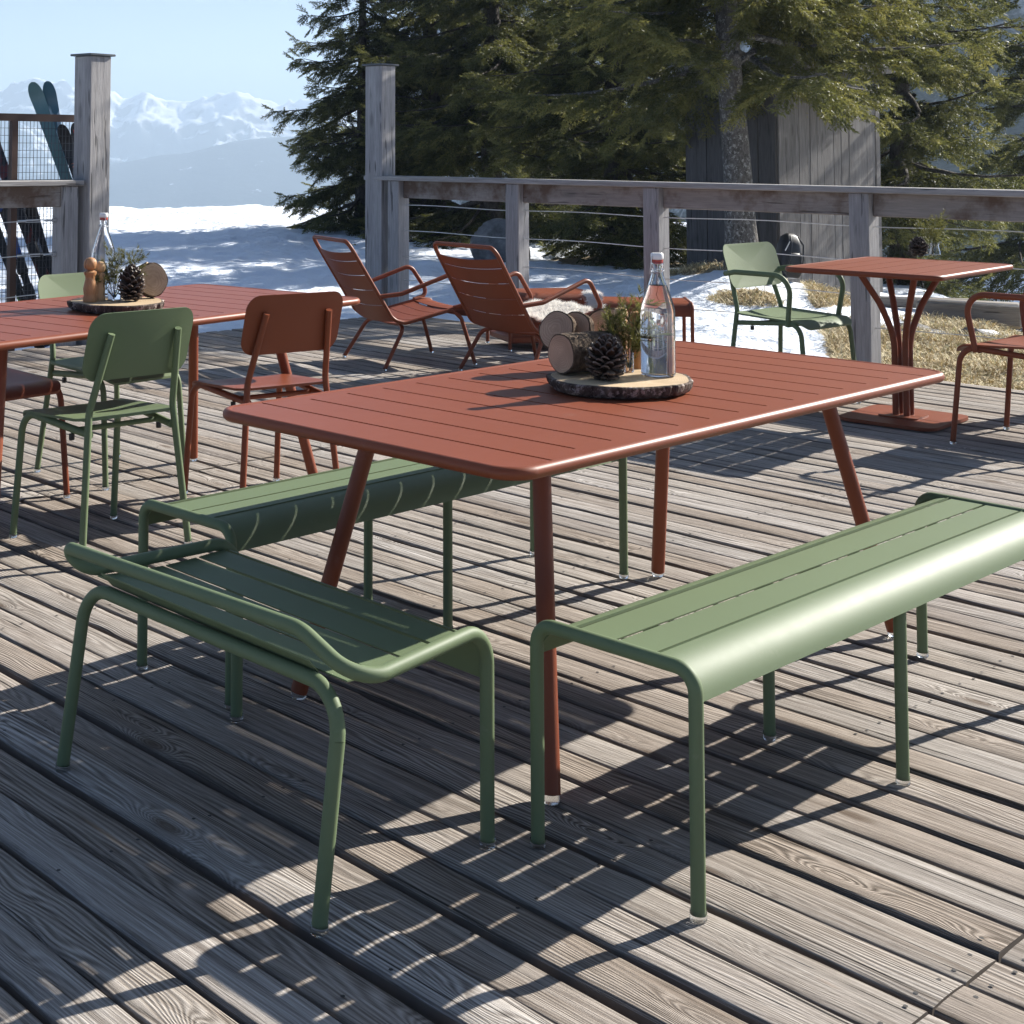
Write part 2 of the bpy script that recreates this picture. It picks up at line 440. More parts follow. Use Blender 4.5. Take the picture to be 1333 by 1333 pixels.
M_MILLL = timber('pale_turned_beech', (.52,.32,.15), (.66,.44,.24), 'z', 2.5, None, .35)
def conem():
    m = NT('pine_cone_scales'); t = m.n('ShaderNodeAttribute', attribute_name='tint').outputs['Fac']
    return m.done(m.bsdf(m.ramp(t, [(0, (.02,.012,.008)), (.7, (.075,.045,.028)), (1, (.24,.18,.13))]), .5))
M_CONE = conem()
def rockm():
    m = NT('grey_boulder'); co = texco(m); n = m.noise(co, 4, 9, .7)
    return m.done(m.bsdf(m.ramp(n, [(.3, (.07,.068,.066)), (.55, (.2,.195,.19)), (.75, (.34,.33,.32))]), .9, m.bump(n, 1, .08)))
M_ROCK = rockm()
def furm():
    m = NT('white_sheepskin'); p = m.bsdf((.84,.82,.78), .8); tr = m.n('ShaderNodeBsdfTranslucent'); tr.inputs[0].default_value = (.85,.83,.78,1)
    mx = m.n('ShaderNodeMixShader'); mx.inputs[0].default_value = .3; m.l(p, mx.inputs[1]); m.l(tr.outputs[0], mx.inputs[2]); return m.done(mx.outputs[0])
M_FUR = furm()
def strawm():
    m = NT('dry_grass_blades'); t = m.n('ShaderNodeAttribute', attribute_name='tint').outputs['Fac']
    return m.done(m.bsdf(m.ramp(t, [(0, (.24,.18,.09)), (.4, (.60,.48,.27)), (.82, (.80,.69,.45)), (1, (.28,.28,.09))]), .8))
M_STRAW = strawm()

# ------------------------------------------------------------------ the deck
def build_deck():
    V = []; F = []; UV = []; MI = []; ED = []; off = 0
    pitch = .1225; v0 = -1.6; rows = int((8.83-v0)/pitch)
    base_v = 2.497 - 60*pitch
    joints = [-8.93, -5.12, -1.175, 2.75, 6.0]
    r = np.random.default_rng(3)
    i = 0; v = base_v
    while v < v0: v += pitch
    while v+pitch < 8.9:
        dv0 = r.normal(0, .002)
        for j in range(len(joints)-1):
            s0 = joints[j]+r.uniform(.002, .006); s1 = joints[j+1]-r.uniform(.002, .006)
            w = .1132+r.normal(0, .0034); c = v+pitch/2+dv0+r.normal(0, .0015)
            n = int((s1-s0)/.045); ss = np.linspace(s0, s1, n); sd = int(r.integers(1e9))
            eL = fbm1(ss, sd, .35, 7)*.0044; eR = fbm1(ss, sd+1, .35, 7)*.0044
            chip = np.maximum(0, fbm1(ss, sd+2, .5, 5)-1.05)*.02; eL += chip
            chip = np.maximum(0, fbm1(ss, sd+5, .5, 5)-1.05)*.02; eR -= chip
            zz = fbm1(ss, sd+3, .2, 4)*.0014+r.normal(0, .0014); tilt = r.normal(0, .012); cup = r.normal(0, .0012)
            bow = r.normal(0, .003)*np.sin((ss-s0)/(s1-s0)*PI)
            prof = [(-.5,-.034,0), (-.5,-.007,0), (-.478,-.0018,0), (-.44,-.0002,0), (-.2,0,1), (0,0,1.3), (.2,0,1), (.44,-.0002,0), (.478,-.0018,0), (.5,-.007,0), (.5,-.034,0)]
            m = len(prof); ru, rv = r.uniform(0, 40), r.uniform(0, 40)
            blk = np.zeros((n, m, 3)); uvb = np.zeros((n, m, 2))
            for k, (py, pz, cc) in enumerate(prof):
                e = eL if py < 0 else eR
                y = c + bow + py*w + e*(abs(py)*2)
                z = zz + pz + tilt*py*w + cup*cc - .001
                blk[:, k, 0] = DU.x*ss+DV.x*y; blk[:, k, 1] = DU.y*ss+DV.y*y; blk[:, k, 2] = z
                uvb[:, k, 0] = ss+ru; uvb[:, k, 1] = py*w+rv+(pz*.9 if abs(py) == .5 else 0)
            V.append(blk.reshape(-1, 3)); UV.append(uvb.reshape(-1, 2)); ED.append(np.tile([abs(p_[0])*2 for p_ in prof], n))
            a = (np.arange(n-1)[:, None]*m+np.arange(m-1)[None]).ravel()+off
            q = np.stack([a, a+m, a+m+1, a+1], 1); F.append(q)
            for e0 in (0, n-1):
                b = off+e0*m; caps = [(b+k, b+k+1, b+m-2-k, b+m-1-k) for k in range(m//2)]
                F.append(np.array(caps))
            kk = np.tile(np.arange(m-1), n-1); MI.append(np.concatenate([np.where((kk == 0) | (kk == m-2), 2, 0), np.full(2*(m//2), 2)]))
            off += n*m
            # nail heads in pairs over the joists
            for sn in np.concatenate([[s0+.03, s1-.03], np.arange(s0+.66, s1-.2, .66)]):
                for side in (-.3, .3):
                    if r.random() < .25: continue
                    y = c+side*w+r.normal(0, .004); s_ = sn+r.normal(0, .004); k = 6; rad = .0044
                    zc = float(np.interp(s_, ss, zz))+tilt*side*w+.0006
                    an = np.arange(k)*2*PI/k
                    sx = s_+rad*np.cos(an); yy = y+rad*np.sin(an)
                    V.append(np.stack([DU.x*sx+DV.x*yy, DU.y*sx+DV.y*yy, np.full(k, zc)], 1)); UV.append(np.zeros((k, 2))); ED.append(np.zeros(k))
                    F.append(np.array([(off, off+1, off+2, off+3), (off+3, off+4, off+5, off)])); MI.append(np.ones(2)); off += k
        v += pitch; i += 1
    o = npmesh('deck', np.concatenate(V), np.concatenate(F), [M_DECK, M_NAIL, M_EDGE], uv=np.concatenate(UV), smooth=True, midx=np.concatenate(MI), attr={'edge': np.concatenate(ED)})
    o.data.set_sharp_from_angle(angle=R(50)); structure(o)
    jb = MB()
    for s in np.arange(-8.8, 6.0, .66):
        jb.box(sv(s, 3.6, -.12), (.07, 10.4, .16), R(-49.3))
    jb.box(sv(-8.86, 3.6, -.121), (.05, 10.44, .17), R(-49.3)); jb.box(sv(-1.4, 8.80, -.121), (14.9, .05, .17), R(-49.3))
    structure(jb.build('deck_joists', M_SHEDD))
build_deck()

# ------------------------------------------------------------------ terrain
def smooth(a, b, x):
    t = np.clip((x-a)/(b-a), 0, 1); return t*t*(3-2*t)
def ground_z(x, y):
    s = x*DU.x+y*DU.y; v = x*DV.x+y*DV.y
    out = np.maximum(v-8.95, -9.05-s)
    q = x-.30*y
    h = -.17+.006*np.clip(y-12, -4, 22) + .09*(fbm(x*.35, y*.35, 4, 5)-.5) + .07*(fbm(x*1.5, y*1.5, 5, 9)-.5) + .05*(fbm(x*3.1+7, y*2.3, 3, 19, True)-.5)
    h += .22*(fbm(x*.55+3, y*.3, 4, 61)-.5)*smooth(24, 34, y)
    h -= .055*np.maximum(0, x-4.6)*smooth(11, 15, y)
    h += .34*np.exp(-((x-4.55)**2+(y-15.3)**2)/1.1**2)
    far = np.maximum(0, y-36+.25*np.maximum(0, x)); h -= far*far/(far+5)*.75
    dr = np.maximum(0, q-2.35)*smooth(9.5, 13, y); h -= dr*dr/(dr+.5)*.75
    lf = np.maximum(0, -x-9-.1*y); h -= lf*.25
    inside = smooth(0.0, -.35, out); h = h*(1-inside) + inside*(-.75)
    h = np.maximum(h, -160)
    return h
def bare_mask(x, y):
    q = x-.30*y; n = fbm(x*.8, y*.8, 4, 31)
    b = smooth(.55, 1.0, q)*smooth(16.2, 15.2, y)*smooth(6.5, 8.5, y)
    b = b*(.22+1.0*smooth(.40, .53, n))
    b = np.maximum(b, .9*np.exp(-((x-4.55)**2/1.0+(y-15.9)**2/.8)))
    b = np.maximum(b, .8*np.exp(-((x-4.4)**2/.25+(y-14.3)**2/.1)))
    # ground swept bare under the trees
    for tx, ty, tr in ((4.6, 20.4, 1.1),):
        b = np.maximum(b, .95*np.exp(-(((x-tx)/tr)**2+((y-ty)/tr)**2)**2))
    return b
def build_terrain():
    xs = np.unique(np.concatenate([np.linspace(-220, -30, 40), np.linspace(-30, -8, 60), np.linspace(-8, 14, 300), np.linspace(14, 40, 60), np.linspace(40, 260, 40)]))
    ys = np.unique(np.concatenate([np.linspace(-60, 2, 25), np.linspace(2, 24, 280), np.linspace(24, 46, 150), np.linspace(46, 300, 60)]))
    X, Y = np.meshgrid(xs, ys); Z = ground_z(X, Y); B = bare_mask(X, Y)
    nx, ny = len(xs), len(ys)
    a = (np.arange(ny-1)[:, None]*nx+np.arange(nx-1)[None]).ravel()
    o = npmesh('ground', np.stack([X, Y, Z], -1).reshape(-1, 3), np.stack([a, a+1, a+nx+1, a+nx], 1), M_GROUND, attr={'bare': B.ravel()}, smooth=True)
    structure(o)
build_terrain()
def gz(x, y): return float(ground_z(np.array([x], float), np.array([y], float))[0])

def build_range(name, mat, x0, x1, y0, y1, nx, ny, fn):
    xs = np.linspace(x0, x1, nx); ys = np.linspace(y0, y1, ny); X, Y = np.meshgrid(xs, ys); Z, A = fn(X, Y)
    a = (np.arange(ny-1)[:, None]*nx+np.arange(nx-1)[None]).ravel()
    o = npmesh(name, np.stack([X, Y, Z], -1).reshape(-1, 3), np.stack([a, a+1, a+nx+1, a+nx], 1), mat, attr={'alt': A.ravel()}, smooth=True)
    return structure(o)
def crest(px, pts):   # ridge height (photo rows) by bearing
    return np.interp(px, [p[0] for p in pts], [p[1] for p in pts])
def f_ridge(X, Y):
    px = CX+FPX*X/3600.0
    top = HC+(196.4-crest(px, [(-900, 260), (-200, 262), (150, 213), (210, 199), (250, 196), (300, 184), (345, 178), (420, 172), (600, 160), (1000, 120), (1600, 60)]))/FPX*3600
    t = np.clip(1-np.abs(Y-3600)/900, 0, 1)
    n = fbm(X/330, Y/330, 6, 3, True)-.35
    b = -420.0
    Z = b+(top-b)*t**.8 + n*70*(1-t*.85)
    return Z, t*.6
def f_peaks(X, Y):
    px = CX+FPX*X/4900.0
    top = HC+(196.4-crest(px, [(-900, 140), (-300, 120), (-60, 128), (0, 116), (30, 106), (47, 101), (62, 106), (80, 107), (98, 118), (145, 124), (165, 134), (190, 124), (215, 133), (240, 137), (270, 130), (300, 123), (320, 122), (345, 130), (380, 132), (500, 120), (900, 110), (1700, 90)]))/FPX*4900
    t = np.clip(1-np.abs(Y-4900)/900, 0, 1)
    n = fbm(X/320, Y/320, 7, 11, True, .55)
    b = -500.0
    Z = b+(top-b)*(t**.85)+(n-.45)*205*(1-t**3*.8)*np.minimum(1, t*4)
    Z += (fbm(X/58, Y/58, 5, 21, True)-.5)*36
    return Z, np.clip((Z-b)/(400-b), 0, 1)
def f_right(X, Y):
    base = -60+.55*np.maximum(0, Y-140+.35*(X-60))
    n = fbm(X/110, Y/110, 6, 41, True)
    Z = base*smooth(-40, 130, X-.02*Y) - 170*(1-smooth(-40, 130, X-.02*Y)) + (n-.4)*40
    return Z, np.clip(Z/240, 0, 1)
def f_slope(X, Y):    # the near shaded snow slope right of the deck, ridge 60 m off
    q = X*.84+np.minimum(Y, 60)*.545
    Z = -5.4+1.0*(q-54.4)-np.maximum(0, Y-60)*1.6+(fbm(X/9, Y/9, 5, 51)-.5)*1.3
    return np.maximum(Z, -45), np.ones_like(Z)
build_range('hills', M_RIDGE, -3000, 3400, 2650, 4550, 260, 60, f_ridge)
build_range('mountains', M_PEAKS, -3300, 3300, 4000, 5850, 520, 190, f_peaks)
o_ = build_range('snow_slope', M_GROUND, 12, 75, 30, 84, 160, 140, f_slope)
b_ = o_.data.attributes.new('bare', 'FLOAT', 'POINT')
build_range('forest_slope', M_FORESTHILL, 10, 900, 150, 760, 240, 160, f_right)

# ------------------------------------------------------------------ furniture: tables
TOPH = .74
def make_table(name, label, loc, yaw, L=2.05, W=.968, H=.74, fu=.80, fv=.395, group=None):
    t = thing(name, label, 'table', loc, yaw, group)
    r = .0145; zc = H-r
    e = MB(); e.tube([(x, y, zc) for x, y in rrect(L/2-r, W/2-r, .062, 8)], r, 16, closed=True)
    e.build('edge_frame', M_BROWN, t)
    top = MB(); n = 15; p = (L-.03)/n; g = .0085; zt = H-.0022; zb = zt-.004
    ix, iy = L/2-r, W/2-r; m = .05
    for k in range(n):
        x0 = -ix+.0+k*(2*ix)/n+(g/2 if k else 0); x1 = -ix+(k+1)*(2*ix)/n-(g/2 if k < n-1 else 0)
        if 0 < k < n-1: top.box(((x0+x1)/2, 0, (zt+zb)/2), (x1-x0, 2*(iy-m), .004))
        else:
            rr = .056; pts = [(q[0], q[1]) for q in rrect(ix, iy, rr, 6)]
            if k == 0: pts = [(x1, -iy+m), (x1, iy-m)]; 
            else: pts = [(x0, iy-m), (x0, -iy+m)]
            sgn = -1 if k == 0 else 1
            arc1 = [(sgn*(ix-rr+rr*math.sin(a)), sgn*(-(iy-rr)-rr*math.cos(a))) for a in np.linspace(0, PI/2, 7)]
            arc2 = [(sgn*(ix-rr+rr*math.cos(a)), sgn*((iy-rr)+rr*math.sin(a))) for a in np.linspace(0, PI/2, 7)]
            xe = x1 if k == 0 else x0
            if k == 0: poly = [(xe, -iy+m), (xe, iy-m), (-ix+.3*0+abs(0)+ (xe+ix)*0 + (-0), iy-m)]
            # end slat: full width to the rim, cut at the rounded corners
            inner = xe
            poly = [(inner, sgn*-iy)] + arc1 + arc2 + [(inner, sgn*iy)]
            top.prism(poly, zb, zt)
    xa = ix-2*ix/n
    for sgn in (-1, 1): top.box((0, sgn*(iy-m/2), (zt+zb)/2), (2*xa-g, m, .004))
    top.build('tabletop', M_BROWN, t)
    br = MB()                                    # two bearers under the slats
    for sgn in (-1, 1): br.box((0, sgn*.26, H-.026), (L-.16, .03, .036))
    br.build('bearer', M_BROWN, t)
    for sx, sy in ((-1,-1),(1,-1),(1,1),(-1,1)):
        f = Vector((sx*fu, sy*fv, .016))
        k = Vector((sx*(fu-.14), sy*(fv-.13), H-.045))
        lg = MB(); lg.tube(fillet([Vector((sx*(fu-.25), sy*(fv-.17), H-.028)), k, f], .05, 8), .0215, 16)
        l = lg.build('leg', M_BROWN, t)
        gl = MB(); gl.lathe([(.017, 0), (.019, .004), (.019, .02)], 14, (f.x, f.y, 0)); gl.build('glider', M_GLIDER, l)
    return t
TB = make_table('dining_table', 'long red-brown slatted metal table in front, set with bottle, pine cone and log slices', (.873, 4.021, 0), .7438)

# ------------------------------------------------------------------ benches
def glider(leg, x, y, r=.0155):
    g = MB(); g.lathe([(r*.85, 0), (r, .003), (r, .018)], 14, (x, y, 0)); g.build('glider', M_GLIDER, leg)
def make_bench(name, label, loc, yaw, S=.835, w=.366, H=.452, r=.0138, nspan=2, drop=.068, group=None):
    """legs in U frames at x = 0, S, 2S; seat of four lengthwise strips, outer two rolled down"""
    t = thing(name, label, 'bench', loc, yaw, group)
    R0 = .085; zc = H-r; hw = w/2
    for k in range(nspan+1):
        x = k*S; end = k in (0, nspan); zt = zc if end else zc-.022; hw = w/2 if end else w/2-.022
        pts = [(x, -hw, zt-R0), (x, -hw, zt), (x, hw, zt), (x, hw, zt-R0)]
        fr = MB(); fr.tube(fillet(pts, R0*.98, 10), r, 16, caps=False); fr.build('seat_frame', M_GREEN, t)
        for sg in (-1, 1):
            lg = MB(); lg.tube([(x, sg*hw, zt-R0), (x, sg*hw, .012)], r, 16); l = lg.build('leg', M_GREEN, t); glider(l, x, sg*hw)
    hw = w/2
    Ro = R0+.004; zt = H-.006; ho = hw+.002
    q0 = math.asin(1-drop/Ro)
    left = [(-ho+Ro-Ro*math.cos(q), zt-Ro+Ro*math.sin(q)) for q in np.linspace(q0, PI/2, 12)] + [(-.0965, zt)]
    right = [(-y, z) for y, z in left[::-1]]
    seat = MB(); X0, X1 = 0.004, nspan*S-.004
    for prof in (left, [(-.0885, zt), (-.0042, zt)], [(.0042, zt), (.0885, zt)], right): seat.sheet(prof, X0, X1, .003)
    for y in (-.0925, 0, .0925):                  # bridging tabs in the slots
        for x in np.arange(.14, nspan*S, .41): seat.box((x, y, zt-.0085), (.05, .022, .006))
    seat.build('seat', M_GREEN, t)
    return t
BR = make_bench('bench', 'green bench nearest the camera at right, outside the front table', (.6124, 2.849, 0), .7296)
BL = make_bench('bench', 'green bench between the front table and the left table', (-.2769, 3.8342, 0), .7426)
for b in (BR, BL): b['group'] = 'long green benches'

def make_end_bench():
    t = thing('bench', 'short green bench with raised back rail at the end of the front table', 'bench')
    P = Vector((-.51, 3.33, 0)); Q = Vector((.05, 2.66, 0)); S = Vector((.39, 2.985, 0)); T = Vector((-.135, 3.62, 0)); r = .0145
    up = Vector((0, 0, 1)); ex = (Q-P).normalized(); ey = (T-P).normalized()
    def at(p, z, dx=0, dy=0): return p+ex*dx+ey*dy+up*z
    leg_z = .40
    # rear U: splayed legs P and Q joined by a low rail
    pts = [at(P, .014), at(P, .400, .01, .05), at(Q, .406, -.005, .055), at(Q, .014)]
    full = fillet(pts, .085, 10)
    mid = [p for p in full if p.z > .27]
    fr = MB(); fr.tube(mid, r, 16, caps=False); fr.build('rear_rail', M_GREEN, t)
    for foot, e in ((P, mid[0]), (Q, mid[-1])):
        lg = MB(); lg.tube([e, foot+up*.014], r, 16); l = lg.build('leg', M_GREEN, t); glider(l, foot.x, foot.y, .0162)
    # loop: leg S, end arm, corner, raised back rail, corner, end arm, leg T
    za = .432; cq = at(Q, .424, .035, .06); cp = at(P, .424, .0, .05)
    zr = .496
    path = [S+up*.014, S+up*za, cq+up*.004, at(Q, zr-.004, -.11, .045), at(P, .476, -.062, .028), cp+up*.004, T+up*za, T+up*.014]
    full = fillet(path, [.075, .07, .10, .06, .06, .075], 10)
    core = [p for p in full if p.z > .30]
    lp = MB(); lp.tube(core, r, 16, caps=False); lp.build('back_rail', M_GREEN, t)
    for foot, e in ((S, core[0]), (T, core[-1])):
        lg = MB(); lg.tube([e, foot+up*.014], r, 16); l = lg.build('leg', M_GREEN, t); glider(l, foot.x, foot.y, .0162)
    # seat strips between the end arms
    mb = MB(); W = (T-P).length-.01
    def strip(v0, v1, zf, n=2, ins=0.0):
        row = []
        for i in range(n+1):
            v = v0+(v1-v0)*i/n; z = zf(v)
            a = P.lerp(T, v)+ex*(.012+ins); b = Q.lerp(S, v)-ex*(.006+ins)
            row.append((a+up*z, b+up*z))
        vs = []; fs = []
        for d in (0, -.003):
            for a, b in row: vs += [a+up*d, b+up*d]
        m = 2*(n+1)
        for i in range(n):
            k = 2*i; fs += [(k, k+1, k+3, k+2), (m+k+2, m+k+3, m+k+1, m+k)]
        fs += [(0, m, m+1, 1), (m-2, m-1, 2*m-1, 2*m-2)]
        for i in range(n):
            k = 2*i; fs += [(k, k+2, m+k+2, m+k), (k+1, m+k+1, m+k+3, k+3)]
        mb.add(vs, fs)
    zs = lambda v: .418-.008*math.sin(min(1, max(0, (v-.15)/.7))*PI)
    for v0, v1 in ((.158, .326), (.346, .526), (.546, .720), (.742, .893)): strip(v0, v1, zs, 4)
    strip(.913, 1.0, lambda v: .418 - (0 if v < .92 else ((v-.92)/.08)**2*.09), 8)
    strip(.085, .150, lambda v: .413+(.15-v)/.065*.032, 4, .07)
    mb.build('seat', M_GREEN, t)
make_end_bench()

# ------------------------------------------------------------------ chairs
def make_chair(name, label, mat, loc, yaw, arms=False, w=.46, group=None):
    """local +y is the front"""
    t = thing(name, label, 'armchair' if arms else 'chair', loc, yaw, group)
    h = w/2-.018; r = .0125
    for s in (-1, 1):
        lg = MB(); lg.tube(fillet([(s*(h+.025), -.235, .012), (s*(h-.02), -.195, .465), (s*(h-.055), -.275, .72)], .10, 8), r, 14)
        l = lg.build('leg', mat, t); glider(l, s*(h+.025), -.235, .014)
        fl = MB(); fl.tube(fillet([(s*(h+.02), .235, .012), (s*(h+.008), .195, .425), (s*(h-.025), -.198, .395)], .075, 9), r, 14)
        l = fl.build('leg', mat, t); glider(l, s*(h+.02), .235, .014)
        if arms:
            ar = MB(); ar.tube(fillet([(s*(h+.012), .125, .405), (s*(h+.04), .165, .655), (s*(h+.035), -.17, .655), (s*(h-.004), -.255, .64)], [.085, .05], 9), .0135, 14)
            ar.build('armrest', mat, t)
    for yy, zz in ((-.10, .398), (.12, .408)):
        cb = MB(); cb.tube([(-h+.01, yy, zz), (h-.01, yy, zz)], .009, 10); cb.build('crossbar', mat, t)
    for s in (-1, 1):
        st = MB(); st.lathe([(.009, .368), (.010, .372), (.010, .388)], 10, (s*(h-.012), -.10, 0)); st.build('stacking_stop', M_BLACK, t)
    hs = w/2-.006
    def seat(a, b):
        y = b; z = .425+.55*(a*a)*.25 + .018*max(0, -(y+.05))/.15
        if y > .13: z -= ((y-.13)/.10)**2*.045; z += .004
        else: z += .004*(y+.2)/.33
        return Vector((a, y+.015, z))
    sm = MB(); sm.shell(rrect(hs, .215, .05, 7), seat, .009, 12); sm.build('seat', mat, t, 50)
    def back(a, b):
        z = .677+b; y = -.2505-.314*b + .36*(a*a)
        return Vector((a, y, z))
    bk = MB(); bk.shell(rrect(w/2+.004, .110, .055, 8), back, .0045, 8, Vector((0, 1, .2)).normalized()); bk.build('backrest', mat, t, 50)
    return t
CA = make_chair('chair', 'green chair with its back to the camera at the left table', M_GREEN, (-.685, 5.24, 0), R(40), w=.42, group='green chairs at the left table')
CC = make_chair('chair', 'red-brown chair with its back to the camera, between the two long tables', M_BROWN, (-.13, 5.88, 0), R(32), w=.43, group='red-brown chairs at the left table')
for b in (CA, CC): b.scale = (1, 1, 1.06)
CB = dup(CA, (-.78, 6.33, 0), R(-135), 'green chair facing the camera from the far side of the left table')
CD = dup(CC, (-1.22, 5.88, 0), R(-133), 'red-brown chair cut by the left picture edge, under the far side of the left table')
CE = make_chair('armchair', 'green armchair by the railing beside the small pedestal table', M_GREEN, (2.78, 8.20, 0), R(-140), True, .50, group='armchairs at the pedestal table')
CF = make_chair('armchair', 'red-brown armchair cut by the right picture edge, facing the pedestal table', M_BROWN, (3.53, 7.05, 0), R(41), True, .56, group='armchairs at the pedestal table')

for b in (CE, CF): b.scale = (1.04, 1.04, 1.10)
TB2 = make_table('dining_table', 'long red-brown slatted metal table at left with chairs around it', (-.72, 5.72, 0), R(50), H=.765, fu=.84, fv=.35)
for b in (TB, TB2): b['group'] = 'long red-brown tables'

# pedestal table
def make_pedestal(loc, yaw):
    t = thing('pedestal_table', 'small red-brown slatted pedestal table by the railing', 'table', loc, yaw)
    H = .80; L = 1.10; W = .80; r = .014
    e = MB(); e.tube([(x, y, H-r) for x, y in rrect(L/2-r, W/2-r, .06, 8)], r, 14, closed=True); e.build('edge_frame', M_BROWN, t)
    top = MB(); n = 6; iy = W/2-r; ix = L/2-r; zt = H-.002
    for k in range(n):
        y0 = -iy+k*2*iy/n+(.003 if k else 0); y1 = -iy+(k+1)*2*iy/n-(.003 if k < n-1 else 0)
        if 0 < k < n-1: top.box((0, (y0+y1)/2, zt-.002), (2*ix, y1-y0, .004))
        else:
            sg = -1 if k == 0 else 1; c = .05; ye = y1 if k == 0 else y0
            top.prism([(-ix, ye), (-ix, sg*(iy-c)), (-ix+c*.3, sg*(iy-c*.3)), (-ix+c, sg*iy), (ix-c, sg*iy), (ix-c*.3, sg*(iy-c*.3)), (ix, sg*(iy-c)), (ix, ye)], zt-.004, zt)
    top.build('tabletop', M_BROWN, t)
    for sx, sy in ((-1,-1),(1,-1),(1,1),(-1,1)):
        st = MB(); st.tube(fillet([(sx*.028, sy*.028, .02), (sx*.028, sy*.028, .43), (sx*.085, sy*.075, .60), (sx*.185, sy*.145, H-.03)], [.35, .35], 8), .0165, 14); st.build('stem', M_BROWN, t)
    b = MB(); b.prism(rrect(.27, .25, .07, 6), .006, .022); b.prism(rrect(.25, .23, .065, 6), 0, .0062); b.prism(rrect(.10, .10, .03, 4), .0222, .03)
    b.build('base_plate', M_BROWN, t)
make_pedestal((3.17, 7.66, 0), R(46))

# ------------------------------------------------------------------ lounge chairs
def make_lounge(label, loc, yaw):
    t = thing('lounge_chair', label, 'lounge chair', loc, yaw, 'low red-brown lounge chairs')
    h = .285; r = .013
    side = [(.30, .315), (.335, .362), (.24, .375), (-.16, .285), (-.245, .31), (-.54, .775)]
    def rail(s): return [Vector((s*h, y, z)) for y, z in side]
    top = [Vector((-h+.05, -.575, .835)), Vector((h-.05, -.575, .835))]
    path = [Vector((-h, .30, .315))]+rail(-1)[1:]+[Vector((-h+.02, -.565, .812)), Vector((h-.02, -.565, .812))]+rail(1)[:0:-1]+[Vector((h, .30, .315))]
    f = MB(); f.tube(fillet(path, [.03,.06,.10,.10,.12,.10,.10,.12,.10,.10,.06,.03], 9), r, 12); f.build('frame', M_BROWN, t)
    def prof_at(u0, u1, A, B, n=4):
        return [(A[0]+(B[0]-A[0])*q, A[1]+(B[1]-A[1])*q) for q in np.linspace(u0, u1, n)]
    sl = MB(); A, B = (-.225, .285), (-.55, .79)
    dip = lambda x: -.030*(1-(x/h)**2)
    bounds = [(.03,.235), (.244,.430), (.439,.618), (.627,.798), (.807,.915)]
    for a, b in bounds:
        pr = prof_at(a, b, A, B); n = 10; row = []
        for k in range(n+1):
            x = -h+.008+(2*h-.016)*k/n; d = .035*(1-(x/h)**2)
            row.append([(x, y-d*.8, z-d*.5) for y, z in pr])
        vs = [p for rr in row for p in rr] + [(p[0], p[1]-.003, p[2]-.002) for rr in row for p in rr]
        m = len(pr); o = (n+1)*m; fs = []
        for k in range(n):
            for i in range(m-1):
                q = k*m+i; fs += [(q, q+1, q+m+1, q+m), (o+q, o+q+m, o+q+m+1, o+q+1)]
            fs += [(k*m, k*m+m, o+k*m+m, o+k*m), (k*m+m-1, o+k*m+m-1, o+k*m+2*m-1, k*m+2*m-1)]
        sl.add(vs, fs)
    sl.build('backrest', M_BROWN, t, 60)
    se = MB(); A, B = (-.20, .288), (.24, .372)
    for a, b in ((.0,.208), (.222,.43), (.444,.652), (.666,.872)):
        pr = prof_at(a, b, A, B, 2)
        se.sheet(pr, -h+.006, h-.006, .003, 8, lambda x: -.016*(1-(x/h)**2))
    fr = [(.19, .366), (.25, .376), (.30, .372), (.332, .355), (.325, .33), (.312, .312)]
    se.sheet(fr, -h+.006, h-.006, .003, 8, lambda x: -.012*(1-(x/h)**2)); se.build('seat', M_BROWN, t, 50)
    for s in (-1, 1):
        lg = MB(); lg.tube(fillet([(s*(h-.02), .20, .352), (s*(h+.005), .245, .30), (s*(h+.02), .335, .012)], .04, 6), r, 12)
        l = lg.build('leg', M_BROWN, t); glider(l, s*(h+.02), .335, .0145)
        bl = MB(); bl.tube(fillet([(s*(h-.09), -.15, .268), (s*(h-.01), -.17, .245), (s*(h+.03), -.315, .012)], .06, 8), r, 12)
        l = bl.build('leg', M_BROWN, t); glider(l, s*(h+.03), -.315, .0145)
        ar = MB(); ar.tube(fillet([(s*(h+.002), -.335, .46), (s*(h+.03), -.20, .475), (s*(h+.035), .18, .60), (s*(h+.025), .315, .40), (s*(h+.002), .19, .372)], [.08, .06, .06], 8), .0145, 12)
        ar.build('armrest', M_BROWN, t)
    u = MB(); u.tube(fillet([(-h+.09, -.15, .268), (0, -.15, .262), (h-.09, -.15, .268)], 0), .011, 10); u.build('crossbar', M_BROWN, t)
    return t
G1 = make_lounge('red-brown lounge chair left of the pair, seat empty, by the tall post', (.75, 9.70, 0), R(22-90))
G2 = dup(G1, (1.49, 9.22, 0), R(34-90), 'red-brown lounge chair with a white sheepskin on its seat')

